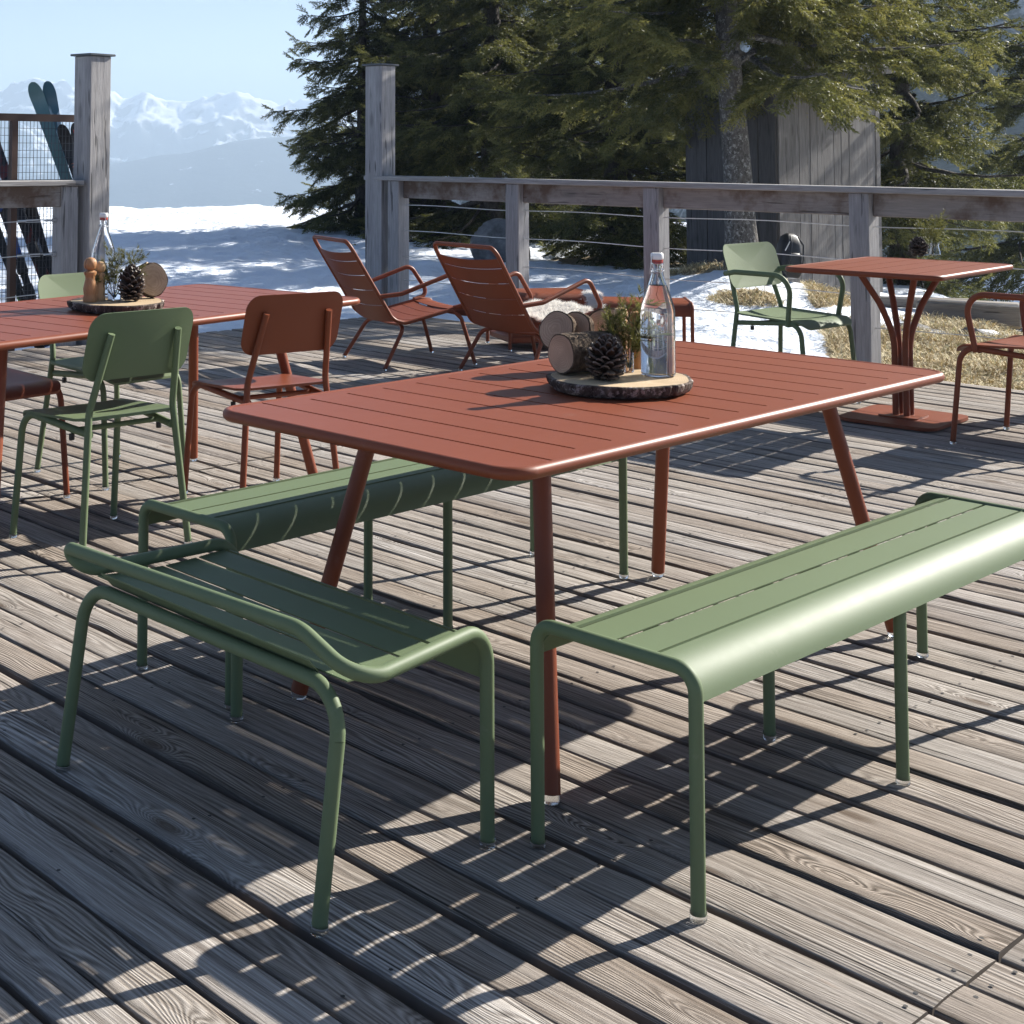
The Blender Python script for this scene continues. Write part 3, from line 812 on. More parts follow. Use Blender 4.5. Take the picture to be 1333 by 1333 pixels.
def make_stool(name, label, cat, loc, yaw, w, S, H, shelf=False):
    t = thing(name, label, cat, loc, yaw)
    r = .0125; R0 = .075; hw = w/2; zc = H-r
    for x in (0, S):
        pts = [(x, -hw, zc-R0), (x, -hw, zc), (x, hw, zc), (x, hw, zc-R0)]
        fr = MB(); fr.tube(fillet(pts, R0*.98, 9), r, 12, caps=False); fr.build('seat_frame' if not shelf else 'top_frame', M_BROWN, t)
        for sg in (-1, 1):
            lg = MB(); lg.tube([(x, sg*hw, zc-R0), (x, sg*hw, .012)], r, 12); l = lg.build('leg', M_BROWN, t); glider(l, x, sg*hw, .014)
    Ro = R0+.004; zt = H-.005; ho = hw+.002
    left = [(-ho, zt-Ro-.01)]+[(-ho+Ro-Ro*math.cos(q), zt-Ro+Ro*math.sin(q)) for q in np.linspace(0, PI/2, 10)]+[(-hw*.45, zt)]
    m = MB(); a = hw*.45
    for prof in (left, [(-a+.006, zt), (-.003, zt)], [(.003, zt), (a-.006, zt)], [(-y, z) for y, z in left[::-1]]): m.sheet(prof, .004, S-.004, .003)
    m.build('seat' if not shelf else 'tabletop', M_BROWN, t)
    if shelf:
        s = MB(); s.box((S/2, 0, .075), (S-.02, w-.02, .05), bev=.012); s.build('shelf', M_BROWN, t)
make_stool('low_table', 'low red-brown table with a shelf behind the two lounge chairs', 'low table', (1.45, 10.42, 0), R(12), .46, .62, .40, True)
make_stool('footstool', 'red-brown footstool with rolled edges behind the water bottle', 'footstool', (1.98, 9.98, 0), R(-8), .44, .68, .395)

# sheepskins
def sheepskin(label, surf, nu, nv, hairs, hl):
    us = np.linspace(-1, 1, nu); vs_ = np.linspace(-1, 1, nv); V = []
    for v in vs_:
        for u in us: V.append(surf(u, v))
    V = np.array([tuple(p) for p in V]); a = (np.arange(nv-1)[:, None]*nu+np.arange(nu-1)[None]).ravel()
    Fq = np.stack([a, a+1, a+nu+1, a+nu], 1); F = np.concatenate([Fq[:, [0,1,2]], Fq[:, [0,2,3]]])
    U = rng.uniform(-1, 1, hairs); W = rng.uniform(-1, 1, hairs)
    ed = rng.random(hairs) < .3; U[ed] = np.sign(U[ed])*(1-rng.random(ed.sum())*.05)
    P = np.array([tuple(surf(u, w)) for u, w in zip(U, W)])
    D = np.stack([rng.normal(0, .55, hairs), rng.normal(0, .55, hairs), rng.uniform(.15, .9, hairs)], 1)
    D /= np.linalg.norm(D, axis=1, keepdims=True); Lh = hl*rng.uniform(.6, 1.3, hairs)
    side = np.cross(D, rng.normal(size=(hairs, 3))); side /= np.linalg.norm(side, axis=1, keepdims=True); side *= .0022
    T = P+D*Lh[:, None]; T[:, 2] -= Lh*.25
    HV = np.stack([P-side, P+side, T], 1).reshape(-1, 3); HF = np.arange(len(HV)).reshape(-1, 3)+len(V)
    o = npmesh('sheepskin', np.concatenate([V, HV]), np.concatenate([F, HF]), M_FUR, smooth=True)
    return tag(o, label, 'sheepskin')
MG2 = Matrix.Translation(G2.location) @ Matrix.Rotation(G2.rotation_euler.z, 4, 'Z')
def surf1(u, v):
    y = -.13+.43*(v+1)/2; rad = 1-.18*abs(v)**3; x = u*.255*rad
    z = .318+.19*(y+.13)*.9+.012+.02*(1-u*u)+(.05*max(0, -v-.55))
    if y > .24: z -= (y-.24)**2*6
    return MG2 @ Vector((x, y, z+.006*math.sin(9*u+5*v)))
sheepskin('fluffy white sheepskin spread over the seat of the right lounge chair', surf1, 18, 16, 16000, .04)
MS = Matrix.Translation((1.98, 9.98, 0)) @ Matrix.Rotation(R(-8), 4, 'Z')
def surf2(u, v):
    x = .02+.10*(v+1)/2 + .02; y = u*.235; z = .402
    e = abs(y)-.15
    if e > 0: z -= e*e*9; 
    return MS @ Vector((x-.04, y, z+.012))
sheepskin('small strip of white sheepskin lying over the left end of the footstool', surf2, 16, 8, 5000, .035)

# ------------------------------------------------------------------ railing and tall posts
def at_v(px, v):   # where a bearing meets the line of constant v on the deck
    k = (px-CX)/FPX; s = (k*(v*DV.y)-v*DV.x)/(DU.x-k*DU.y); return s
YAWD = R(-49.3)
def tall_post(label, s, v, h):
    t = thing('tall_post', label, 'post', sv(s, v, 0), YAWD+R(6), 'tall square timber posts of the deck opening')
    b = MB(); b.box((0, 0, h/2-.15), (.19, .19, h+.3), bev=.006); b.build('shaft', M_POST, t)
    c = MB(); c.box((0, 0, h+.008), (.235, .235, .016), bev=.003); c.build('cap', simple('zinc_cap', (.10,.105,.11), .5, Metallic=.5), t)
tall_post('tall grey timber post at left beside the mesh fence, taller than its railing', -8.98, 5.78, 2.06)
tall_post('tall grey timber post at the corner where the right railing begins', -9.20, 8.90, 2.13)

def railing(name, label, A, B, posts, H=1.17, cables=(.92, .70, .48, .28), wire_eyes=False):
    A = Vector(A); B = Vector(B); d = (B-A); L = d.length; yaw = math.atan2(d.y, d.x)
    t = thing(name, label, 'railing', A, yaw, 'timber railings with wire cables')
    for p in posts:
        b = MB(); b.box((p, 0, H/2-.2), (.135, .135, H+.32), bev=.006); b.build('post', M_POST, t)
    c = MB(); c.box((L/2, 0, H-.02), (L, .19, .04), bev=.005)
    c.build('cap_rail', M_RAIL, t)
    for p, q in zip(posts[:-1], posts[1:]):
        b = MB(); b.box(((p+q)/2, .02, H-.04-.075), (q-p-.137, .06, .148), bev=.004); b.build('beam', M_BEAM, t)
    for z in cables:
        k = MB(); pts = []
        for i in range(41):
            x = posts[0]+(posts[-1]-posts[0])*i/40; pts.append((x, 0, z+.006*math.sin(i*.9)))
        k.tube(pts, .0032, 6); k.build('cable', M_CABLE, t)
    return t, L
V_R = 8.90
sA = at_v(474, V_R); ps = [at_v(519, V_R), at_v(673, V_R), at_v(853, V_R), at_v(1122, V_R), at_v(1122, V_R)+1.55, at_v(1122, V_R)+3.1, at_v(1122, V_R)+4.65]
s0 = ps[0]-.34
railing('railing', 'long grey timber railing along the back of the deck, right of the corner post', sv(s0, V_R), sv(ps[-1]+.3, V_R), [p-s0 for p in ps])
# left railing: from the tall post toward the lower left
lr, LL = railing('railing', 'short grey timber railing left of the tall post, in front of the mesh fence', sv(-8.99, 5.67), sv(-8.99, 1.2), [.10, 1.85, 3.6, 4.35], 1.165, (.88, .64, .36))
tb = MB()
for z in (.88, .64):
    tb.tube([(.19+.018*math.cos(a), 0, z+.018*math.sin(a)) for a in np.linspace(0, 2*PI, 12)][:-1], .004, 6, closed=True)
    tb.tube([(.21, 0, z), (.27, 0, z)], .007, 8); tb.tube([(.30, 0, z-.008), (.42, 0, z-.008)], .003, 6); tb.tube([(.30, 0, z+.008), (.42, 0, z+.008)], .003, 6); tb.tube([(.42, 0, z), (.48, 0, z)], .009, 8)
tb.build('turnbuckle', M_STEEL, lr)
sl = MB(); sl.box((2.72, -.01, 1.165+.018), (3.2, .21, .034), bev=.008); sl.build('cap_board', M_RAIL, lr)

# ------------------------------------------------------------------ mesh fence and skis
def mesh_fence():
    A = Vector((-1.56, 11.28, 0)); d = -DV; yaw = math.atan2(d.y, d.x); L = 2.6; zt = 1.62; zb = -.05
    t = thing('mesh_fence', 'wire mesh fence panel in a brown steel frame behind the left railing', 'fence', A, yaw)
    for zz, hh in ((zt, .055), (zb, .05)):
        f = MB(); f.box((L/2, 0, zz), (L, .045, hh)); f.build('frame_rail', M_RUST, t)
    for x in (.70, 2.06):
        p = MB(); p.box((x, .0, (zt+zb)/2-.127), (.05, .05, zt-zb+.2)); p.build('post', M_RUST, t)
    w = MB()
    for x in np.arange(.02, L, .031): w.box((x, -.02, (zt+zb)/2), (.0032, .0032, zt-zb))
    for z in np.arange(zb+.05, zt, .055): w.box((L/2, -.0235, z), (L, .0032, .0032))
    w.build('wire_mesh', simple('dark_wire', (.05,.05,.055), .5), t)
mesh_fence()
def ski_mat(name, c, c2):
    m = NT(name); co = texco(m); n = m.noise(m.vmul(co, (6, 6, 1.5)), 2.0, 2, .4)
    return m.done(m.bsdf(m.mix(m.rng(n, .5, .54), c, c2), .3))
TEAL = ski_mat('teal_ski_base', (.10,.19,.19), (.11,.20,.20)); TEALW = ski_mat('teal_white_ski', (.05,.13,.17), (.45,.55,.6))
BLKO = simple('black_ski', (.012,.011,.012), .35); REDB = ski_mat('red_black_ski', (.012,.01,.01), (.11,.02,.018)); RED = simple('red_ski', (.6,.05,.02), .35)
GRYS = ski_mat('grey_black_ski', (.02,.02,.024), (.30,.31,.34)); BLUES = ski_mat('blue_ski', (.01,.012,.02), (.02,.08,.30)); LIME = ski_mat('lime_black_ski', (.012,.013,.012), (.28,.42,.02))
ORNG = simple('orange_print', (.75,.14,.03), .5)
def ski(label, mat, px0, py0, px1, py1, y0, y1, w=.092, L=1.75, tipmat=None, text=None, binding=False, roll=0.0):
    """leaning ski: tip at photo spot 0, lower point 1"""
    a = dp(px0, py0, y0); b = dp(px1, py1, y1); d = (a-b).normalized(); foot = a-d*L
    fwd = Vector((-.1, 1, 0)); nrm = (fwd-d*fwd.dot(d)).normalized(); side = d.cross(nrm)
    if roll: side = Matrix.Rotation(roll, 3, d) @ side; nrm = Matrix.Rotation(roll, 3, d) @ nrm
    t = thing('ski', label, 'ski', foot, 0, 'skis leaning on the mesh fence')
    qs = list(np.linspace(0, .92, 20))+[.935,.95,.96,.97,.978,.985,.991,.996,1.0]; n = len(qs)-1; vs = []; fs = []
    for i in range(n+1):
        q = qs[i]; s = q*L
        hw = w/2*(.86+.30*(abs(q-.45)/.5)**2)
        if q > .94: hw *= math.sqrt(max(0.0, 1-((q-.94)/.06)**2))*.96+.04
        if q < .03: hw *= .75+.25*q/.03
        up = .10*max(0, (q-.84)/.16)**2+.01*math.sin(q*PI)
        for e in (-1, 1):
            for th in (-.006, .006):
                vs.append(d*s+side*(hw*e)-nrm*(up*-1)*-1+nrm*th)
    for i in range(n):
        k = 4*i
        for a_, b_ in ((0,1),(1,3),(3,2),(2,0)): fs.append((k+a_, k+b_, k+4+b_, k+4+a_))
    fs += [(0,2,3,1), (4*n, 4*n+1, 4*n+3, 4*n+2)]
    m = MB(); m.add(vs, fs); body = m.build('ski_body', mat, t)
    if tipmat:
        m = MB(); q0, q1 = .80, .97; vv = []; 
        for q in np.linspace(q0, q1, 6):
            up = .10*max(0, (q-.84)/.16)**2+.01*math.sin(q*PI); hw = w/2*(.8 if q < .93 else .5)
            for e in (-1, 1): vv.append(d*(q*L)+side*(hw*e)-nrm*up-nrm*.0075)
        m.add(vv, [(2*i, 2*i+1, 2*i+3, 2*i+2) for i in range(5)]); m.build('tip_print', tipmat, t)
    if text:
        c = bpy.data.curves.new('lettering', 'FONT'); c.body = text; c.size = .05; c.align_x = 'CENTER'; c.align_y = 'CENTER'; c.space_character = 1.25
        o = bpy.data.objects.new('lettering_tmp', c); COL.objects.link(o)
        bpy.context.view_layer.update()
        me = bpy.data.meshes.new_from_object(o.evaluated_get(bpy.context.evaluated_depsgraph_get())); bpy.data.objects.remove(o)
        me.materials.clear(); me.materials.append(ORNG)
        X = -d; Z = -nrm; Y = Z.cross(X)
        MM = Matrix((X, Y, Z)).transposed().to_4x4(); MM.translation = d*(L*.72)-nrm*.0185
        me.transform(MM); lo = bpy.data.objects.new('lettering', me); COL.objects.link(lo); lo.parent = t
    if binding:
        for s in (.36, .54):
            g = MB(); g.box(d*(L*s)-nrm*.035, (.08, .05, .13), mat=Matrix((side, nrm, d)).transposed(), bev=.01); g.build('binding', M_BLACK, t)
    return t
ski('teal ski rising highest above the mesh fence, tip bent left', TEAL, 44, 112, 88, 238, 11.55, 11.35, .098, 1.75)
ski('blue-green ski with a pale chevron, crossed behind the teal one', TEALW, 63, 110, 86, 238, 11.62, 11.45, .09, 1.75)
ski('black ski with orange lettering beside the tall post', BLKO, 81, 166, 106, 244, 11.4, 11.3, .085, 1.6, text='NZVSANSY', binding=True)
ski('black ski with a red tip right against the tall post', BLKO, 98, 163, 112, 244, 11.5, 11.42, .075, 1.6, RED)
ski('dark red and black ski at the left picture edge', REDB, -14, 170, 16, 250, 11.45, 11.3, .09, 1.65, binding=True)
ski('grey and black ski ending below the railing beam, right of the brown fence post', GRYS, 30, 255, 60, 352, 11.4, 11.25, .06, 1.25, binding=True)
ski('thin black ski ending below the railing beam, farthest right of the low bundle', BLKO, 40, 258, 66, 350, 11.38, 11.25, .05, 1.2, binding=True)
ski('blue and black ski left of the brown fence post below the beam', BLUES, 2, 262, 30, 352, 11.4, 11.25, .065, 1.2, binding=True)
ski('lime and black ski at the left picture edge below the beam', LIME, -10, 285, 22, 372, 11.35, 11.2, .07, 1.2, binding=True)

# ------------------------------------------------------------------ spruces
def twig_proto(seed):
    r = np.random.default_rng(seed); V = []; 
    def shoot(o, d, L, nn):
        d = d/np.linalg.norm(d); ts = (np.arange(nn)+r.random(nn))/nn*L; out = []
        for t in ts:
            a = r.uniform(0, 2*PI); p = np.array([-d[1], d[0], 0.0]); p /= np.linalg.norm(p)+1e-9; q = np.cross(d, p)
            rad = p*math.cos(a)+q*math.sin(a); rad[2] *= .6
            nd = d*.75+rad*.75; nd /= np.linalg.norm(nd); b = o+d*t; l = r.uniform(.13, .21)
            s = np.cross(nd, r.normal(size=3)); s /= np.linalg.norm(s)+1e-9; s *= .030
            out.append((b-s, b+s, b+nd*l))
        return out
    T = shoot(np.zeros(3), np.array([1.0, 0, 0]), 1.0, 20)
    for t, l in ((.12,.5), (.32,.48), (.52,.40), (.72,.28)):
        for sg in (-1, 1):
            T += shoot(np.array([t, 0, 0]), np.array([.7, sg*.75, -.12+r.normal(0, .12)]), l*r.uniform(.8, 1.15), int(17*l)+2)
    return np.array(T).reshape(-1, 3)
PROTOS = [twig_proto(s) for s in range(5)]
def norm(a): return a/np.maximum(np.linalg.norm(a, axis=-1, keepdims=True), 1e-9)
def spruce_data(seed, H, Rb, z0, fine_z, tshape=.85, lift=.0, dens=1.0, tw=.225, lit=0.0, sparse=0.0, skew=None, rz=None):
    r = np.random.default_rng(seed); pos = []; dr = []; up = []; sc = []; tint = []
    limbs = []
    z = z0
    while z < H-.15:
        fine = z < fine_z
        nb = r.integers(5, 8) if fine else 5
        a0 = r.uniform(0, 6.28)
        for b in range(nb):
            if r.random() < sparse+.06: continue
            az = a0+b*2*PI/nb+r.normal(0, .22); zb = z+r.normal(0, .10)
            if zb < z0*.8: zb = z0
            rel = (1-zb/H)
            L = Rb*rel**tshape*r.uniform(.66, 1.16)
            if rz is not None: L *= rz(zb, az)
            if L < .2: continue
            hd = np.array([math.cos(az), math.sin(az), 0.0]); sd = np.array([-math.sin(az), math.cos(az), 0.0])
            droop = r.uniform(.16, .42)*(.5+rel); tipup = r.uniform(.10, .30)
            def axis(t): return hd*(L*t)+np.array([0, 0, zb-droop*L*t+tipup*L*t*t*1.1])+sd*(L*.10*math.sin(t*3+az*3))
            limbs.append(([axis(t) for t in np.linspace(0, .92, 6)], max(.006, .020*L**.8)))
            step = (.17 if fine else .40)/dens; ts = np.arange(.12, 1.0, step/L)
            for t in ts:
                p = axis(t); tan = norm(axis(min(1, t+.03))-p)
                for sg in ((-1, 1) if r.random() > .06 else (1,)):
                    ls = min(.85, .42*(1-t)*L+.20)*r.uniform(.55, 1.15)
                    droop2 = r.uniform(.25, 1.1)
                    sdv = norm(tan*r.uniform(.45, .8)+sd*sg*r.uniform(.55, .9)+np.array([0, 0, -droop2*.6]))
                    k = max(1, int(ls/(tw*.40))) if fine else 1
                    for i in range(k):
                        f = (i+.15)/k
                        pp = p+sdv*ls*f+np.array([0, 0, -.12*ls*f*f])
                        dd = norm(sdv+np.array([0, 0, -.25*f])+r.normal(0, .22, 3))
                        pos.append(pp); dr.append(dd); up.append(norm(np.array([0, 0, 1.0])+r.normal(0, .35, 3)))
                        sc.append((tw if fine else tw*2.3)*r.uniform(.8, 1.25)); tint.append(.22+lit+.50*(t*.45+f*.55)**1.3+r.normal(0, .17))  # sunlit tips and shaded inside put into the tint; lit raises it
            p = axis(.97); pos.append(p); dr.append(norm(axis(1.0)-axis(.93)+np.array([0, 0, .05]))); up.append(np.array([0, 0, 1.0])); sc.append(tw*1.2); tint.append(.75)
        z += (r.uniform(.33, .52) if fine else .62)
    pos = np.array(pos); dr = np.array(dr); up = np.array(up); sc = np.array(sc); tint = np.array(tint)
    y = norm(np.cross(up, dr)); zz = np.cross(dr, y); Mx = np.stack([dr, y, zz], -1)*sc[:, None, None]
    Vs = []; Ts = []
    w = r.integers(0, len(PROTOS), len(pos))
    for k, pr in enumerate(PROTOS):
        s = w == k
        if not s.any(): continue
        v = np.einsum('nij,kj->nki', Mx[s], pr)+pos[s][:, None]
        Vs.append(v.reshape(-1, 3)); Ts.append(np.repeat(np.clip(tint[s], 0, 1), len(pr)))
    return np.concatenate(Vs), np.concatenate(Ts), limbs
def build_spruce(label, loc, seed, H, Rb, z0, fine_z, trunk_r, trunk_mat=None, rotz=0.0, tpath=None, group='spruces beyond the railing', **kw):
    t = thing('spruce_tree', label, 'spruce', loc, rotz, group)
    V, T, limbs = spruce_data(seed, H, Rb, z0, fine_z, **kw)
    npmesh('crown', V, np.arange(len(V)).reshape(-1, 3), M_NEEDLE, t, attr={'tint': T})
    m = MB(); n = 14
    path = tpath or [(0, 0, z) for z in np.linspace(-.4, H-.1, n)]
    rr = [max(.012, trunk_r*(1-max(0, p[2])/H)**.8*(1+.45*math.exp(-max(0, p[2]+.1)*3.5))) for p in path]
    m.tube(path, rr, 18)
    for pts, r0 in limbs:
        m.tube(pts, [r0*(1-.8*i/5) for i in range(6)], 5, caps=False)
    m.build('trunk', trunk_mat or M_BARK, t, 80)
    return t
def tloc(px, y, dz=0.0):
    x = (px-CX)/FPX*y; return (x, y, gz(x, y)-.05+dz)
TA = build_spruce('slender spruce at the left end of the row, tips against the sky', tloc(472, 26.5), 11, 6.9, 2.35, .25, 5.2, .13, tshape=.95)
TBs = build_spruce('tall dense spruce rising just right of the corner post', tloc(640, 24.0), 23, 10.5, 2.6, .2, 4.9, .19, tshape=.7, sparse=.12, lit=.04)
TCs = dup(TBs, tloc(560, 27.5), 2.1, 'spruce half hidden behind the corner post, between its two neighbours')
TDs = dup(TBs, tloc(800, 20.6), 4.2, 'bushy olive spruce reaching down to the ground left of the shed', (.92, .92, .86))
def rzf(zb, az):
    return 1.0
TEs = build_spruce('old spruce with a thick bare lichen-grey trunk in front of the shed', tloc(962, 15.3), 41, 8.6, 3.0, 2.38, 4.2, .158, M_BARKL, tshape=.6, lit=.22, sparse=.02,
                   tpath=[(.02, 0, -.5), (.02, 0, -.15), (.015, 0, .15), (.0, 0, .5), (-.02, 0, 1.0), (-.06, 0, 1.6), (-.10, 0, 2.2), (-.12, 0, 3.0), (-.10, 0, 4.5), (0, 0, 6.5), (0, 0, 8.5)], dens=1.1)
TFs = build_spruce('dark spruce right of the shed with boughs hanging below the railing', tloc(1172, 19.8, -.1), 61, 9.5, 2.7, .3, 5.0, .17, tshape=.7, sparse=.32, lit=.10, rz=lambda zb, az: .42 if zb < 1.25 else 1.0)
TGs = dup(TFs, tloc(1352, 24.5, .6), 2.6, 'spruce at the right picture edge')
THs = dup(TBs, tloc(735, 28.5), 5.4, 'spruce in the back row seen between the bushy spruce and the corner spruce')

# ------------------------------------------------------------------ shed, rock, log, bag, grass
def shed():
    A = Vector((4.56, 16.97, 0)); C = Vector((5.29, 16.0, 0)); B = Vector((6.89, 17.2, 0))
    t = thing('shed', 'small windowless shed of dark grey vertical boards behind the thick trunk', 'shed', (C.x, C.y, -.45))
    H = 2.75
    def wall(p, q, mat, name, seed):
        r = np.random.default_rng(seed); L = (q-p).length; d = (q-p).normalized(); nrm = Vector((d.y, -d.x, 0)); yaw = math.atan2(d.y, d.x)
        m = MB(); x = 0.0
        while x < L-.01:
            w = min(r.uniform(.13, .22), L-x); e = r.uniform(0, .012); c = p-Vector((C.x, C.y, 0))+d*(x+w/2)+nrm*e
            m.box((c.x, c.y, H/2), (w-.006, .025, H+r.uniform(-.03, .03)), yaw); x += w
        c = p-Vector((C.x, C.y, 0))+d*(L/2)-nrm*.03; m.box((c.x, c.y, H/2), (L-.02, .03, H-.05), yaw)
        return m.build(name, mat, t)
    wall(C, B, M_SHED, 'wall', 1); wall(A, C, M_SHEDD, 'wall', 2)
    D = A+(B-C); wall(B, D, M_SHED, 'wall', 3); wall(D, A, M_SHEDD, 'wall', 4)
    rf = MB(); c = ((A+B)/2-Vector((C.x, C.y, 0))); yaw = math.atan2((B-C).y, (B-C).x)
    rf.box((c.x, c.y, H+.08), ((B-C).length+.3, (A-C).length+.3, .10), yaw, bev=.01); rf.build('roof', M_SHED, t)
    tr = MB(); mid = (B-C)*.62; tr.box((mid.x+.02, mid.y-.035, H-.12), (1.0, .03, .14), yaw); tr.build('lintel_board', M_SHED, t)
shed()
def rock(label, loc, s, seed):
    r = np.random.default_rng(seed); bm = bmesh.new(); bmesh.ops.create_icosphere(bm, subdivisions=5, radius=1)
    P = np.array([v.co[:] for v in bm.verts]); n = np.zeros(len(P))
    pl = [norm(r.normal(size=3)) for _ in range(16)]; k = np.ones(len(P))
    for q in pl: k = np.minimum(k, r.uniform(.62, .9)/np.maximum(P@q, .01))
    k = np.minimum(k, 1.0); k *= 1+.10*(fbm(P[:, 0]*3+5, P[:, 1]*3+P[:, 2]*2.1, 5, seed)-.5)
    for v, kk in zip(bm.verts, k): v.co = Vector((v.co.x*kk*s[0], v.co.y*kk*s[1], v.co.z*kk*s[2]))
    me = bpy.data.meshes.new('boulder'); bm.to_mesh(me); bm.free(); me.materials.append(M_ROCK)
    me.polygons.foreach_set('use_smooth', [True]*len(me.polygons)); me.set_sharp_from_angle(angle=R(30))
    o = bpy.data.objects.new('boulder', me); COL.objects.link(o); o.location = loc; return tag(o, label, 'boulder')
p = tloc(648, 20.6); rock('grey boulder in the snow seen through the railing left of the second post', (p[0], p[1], p[2]+.12), (.46, .4, .5), 5)
for i_, (px_, y_, s_) in enumerate(((1262, 12.3, .17), (1302, 11.6, .12), (1185, 13.2, .14))):
    q_ = tloc(px_, y_)
    rock(('flat grey stone in the dry grass below the squared log', 'small grey stone in the dry grass near the right picture edge', 'grey stone in the grass behind the stems of the pedestal table')[i_], (q_[0], q_[1], q_[2]+s_*.3), (s_*1.3, s_, s_*.7), 60+i_)['group'] = 'stones on the thawed bank'
def log_slab():
    c = gp(1262, 418, -.25); t = MB(); t.box((0, 0, .13), (.95, .26, .24), bev=.03)
    o = t.build('log', M_SLAB, None, loc=(c.x, c.y, gz(c.x, c.y)-.02), rotz=R(-28)); tag(o, 'squared grey log at the edge of the slope behind the pedestal table', 'log')
    o2 = MB(); o2.box((0, 0, .06), (1.5, .1, .11), bev=.02)
    q = gp(1170, 398, -.2); o2 = o2.build('plank', M_SLAB, None, loc=(q.x, q.y, gz(q.x, q.y)), rotz=R(-14)); tag(o2, 'thin grey plank half buried in snow behind the pedestal table', 'plank')
log_slab()
def bag():
    c = dp(1026, 388, 15.2); z = gz(c.x, c.y); t = thing('backpack', 'black backpack leaning against the corner of the shed', 'backpack', (c.x, c.y, z+.03), .3); t.scale = (.8, .8, .85); t.rotation_euler = (-.1, .14, .3)
    m = MB()
    def outl(k, s): return [(x*s, y*s) for x, y in rrect(.16, .11, .07, 4)]
    rings = [(0, .8), (.05, 1), (.25, 1.0), (.40, .9), (.50, .65), (.54, .3)]; vs = []; fs = []; n = 20
    for z_, s in rings: vs += [(x, y, z_) for x, y in outl(0, s)]
    n = len(outl(0, 1))
    for i in range(len(rings)-1):
        for k in range(n): fs.append((i*n+k, i*n+(k+1) % n, (i+1)*n+(k+1) % n, (i+1)*n+k))
    fs += [tuple(range(n-1, -1, -1)), tuple((len(rings)-1)*n+k for k in range(n))]
    m.add(vs, fs); m.build('body', M_BLACK, t, 60)
    for s in (-1, 1):
        st = MB(); st.tube([(s*.06, -.10, .50), (s*.09, -.17, .40), (s*.10, -.17, .22), (s*.11, -.11, .06)], .012, 8); st.build('strap', M_BLACK, t)
    pk = MB(); pk.box((.02, -.115, .20), (.2, .04, .2), bev=.02); pk.build('pocket', M_BLACK, t)
    b = MB(); b.box((-.12, -.135, .37), (.012, .006, .14), mat=Matrix.Rotation(.5, 3, 'Y')); b.build('reflective_strip', M_PORC, t)
bag()
def dry_grass():
    n = 150000; x = rng.uniform(3.2, 9.5, n); y = rng.uniform(8.5, 16.8, n)
    s = x*DU.x+y*DU.y; v = x*DV.x+y*DV.y
    b = bare_mask(x, y)+(fbm(x*2.4, y*2.4, 3, 77)-.5)*.6
    ok = (b > .48) & (v > 9.05); x, y = x[ok], y[ok]; n = len(x); z = ground_z(x, y)
    a = rng.uniform(0, 2*PI, n); ln = rng.uniform(.05, .16, n); lean = rng.uniform(.5, 1.6, n)
    d = np.stack([np.cos(a)*lean, np.sin(a)*lean, np.ones(n)*.75], 1); d /= np.linalg.norm(d, axis=1, keepdims=True)
    P = np.stack([x, y, z], 1); sd = np.stack([-np.sin(a), np.cos(a), np.zeros(n)], 1)*.0035
    mid = P+d*(ln*.6)[:, None]; tip = P+d*ln[:, None]; tip[:, 2] -= ln*.25
    V = np.stack([P-sd, P+sd, mid+sd*.8, tip, mid-sd*.8], 1).reshape(-1, 3); k = np.arange(n)[:, None]*5
    F = np.concatenate([k+np.array([[0, 1, 2]]), k+np.array([[0, 2, 4]]), k+np.array([[4, 2, 3]])])
    o = npmesh('dry_grass', V, F, M_STRAW, attr={'tint': np.repeat(rng.random(n), 5)}); o['kind'] = 'stuff'; o['label'] = 'dry straw coloured grass on the thawed bank behind the railing'; o['category'] = 'grass'
dry_grass()

# ------------------------------------------------------------------ table decorations
def wood_slice(label, loc, rad, th, seed, rotz=0.0):
    r = np.random.default_rng(seed); n = 90; an = np.arange(n)*2*PI/n
    ph = r.uniform(0, 6.28, 8); w = 1+.035*np.sin(2*an+ph[0])+.03*np.sin(3*an+ph[1])+.018*np.sin(7*an+ph[2])
    w2 = w+.012*np.sin(13*an+ph[3])+.016*r.normal(size=n)
    m = MB(); vs = []; fs = []
    for z, f, q in ((0, .90, w2), (.006, .95, w2), (th*.5, .985, w2), (th-.004, 1.0, w2), (th, .985, w2), (th, .95, w)):
        vs += [(rad*f*q[i]*math.cos(an[i]), rad*f*q[i]*math.sin(an[i]), z) for i in range(n)]
    m.cm = 1
    for k in range(5): fs += [(k*n+i, k*n+(i+1) % n, (k+1)*n+(i+1) % n, (k+1)*n+i) for i in range(n)]
    m.add(vs, fs)
    m.cm = 0; m.add([(rad*.95*w[i]*math.cos(an[i]), rad*.95*w[i]*math.sin(an[i]), th) for i in range(n)], [tuple(range(n))])
    m.cm = 0; m.add([(rad*.90*w2[i]*math.cos(an[i]), rad*.90*w2[i]*math.sin(an[i]), 0) for i in range(n)], [tuple(range(n-1, -1, -1))])
    o = m.build('wood_slice', [M_CUT, M_BIRCH], None, 30, loc=loc, rotz=rotz); return tag(o, label, 'wood slice')
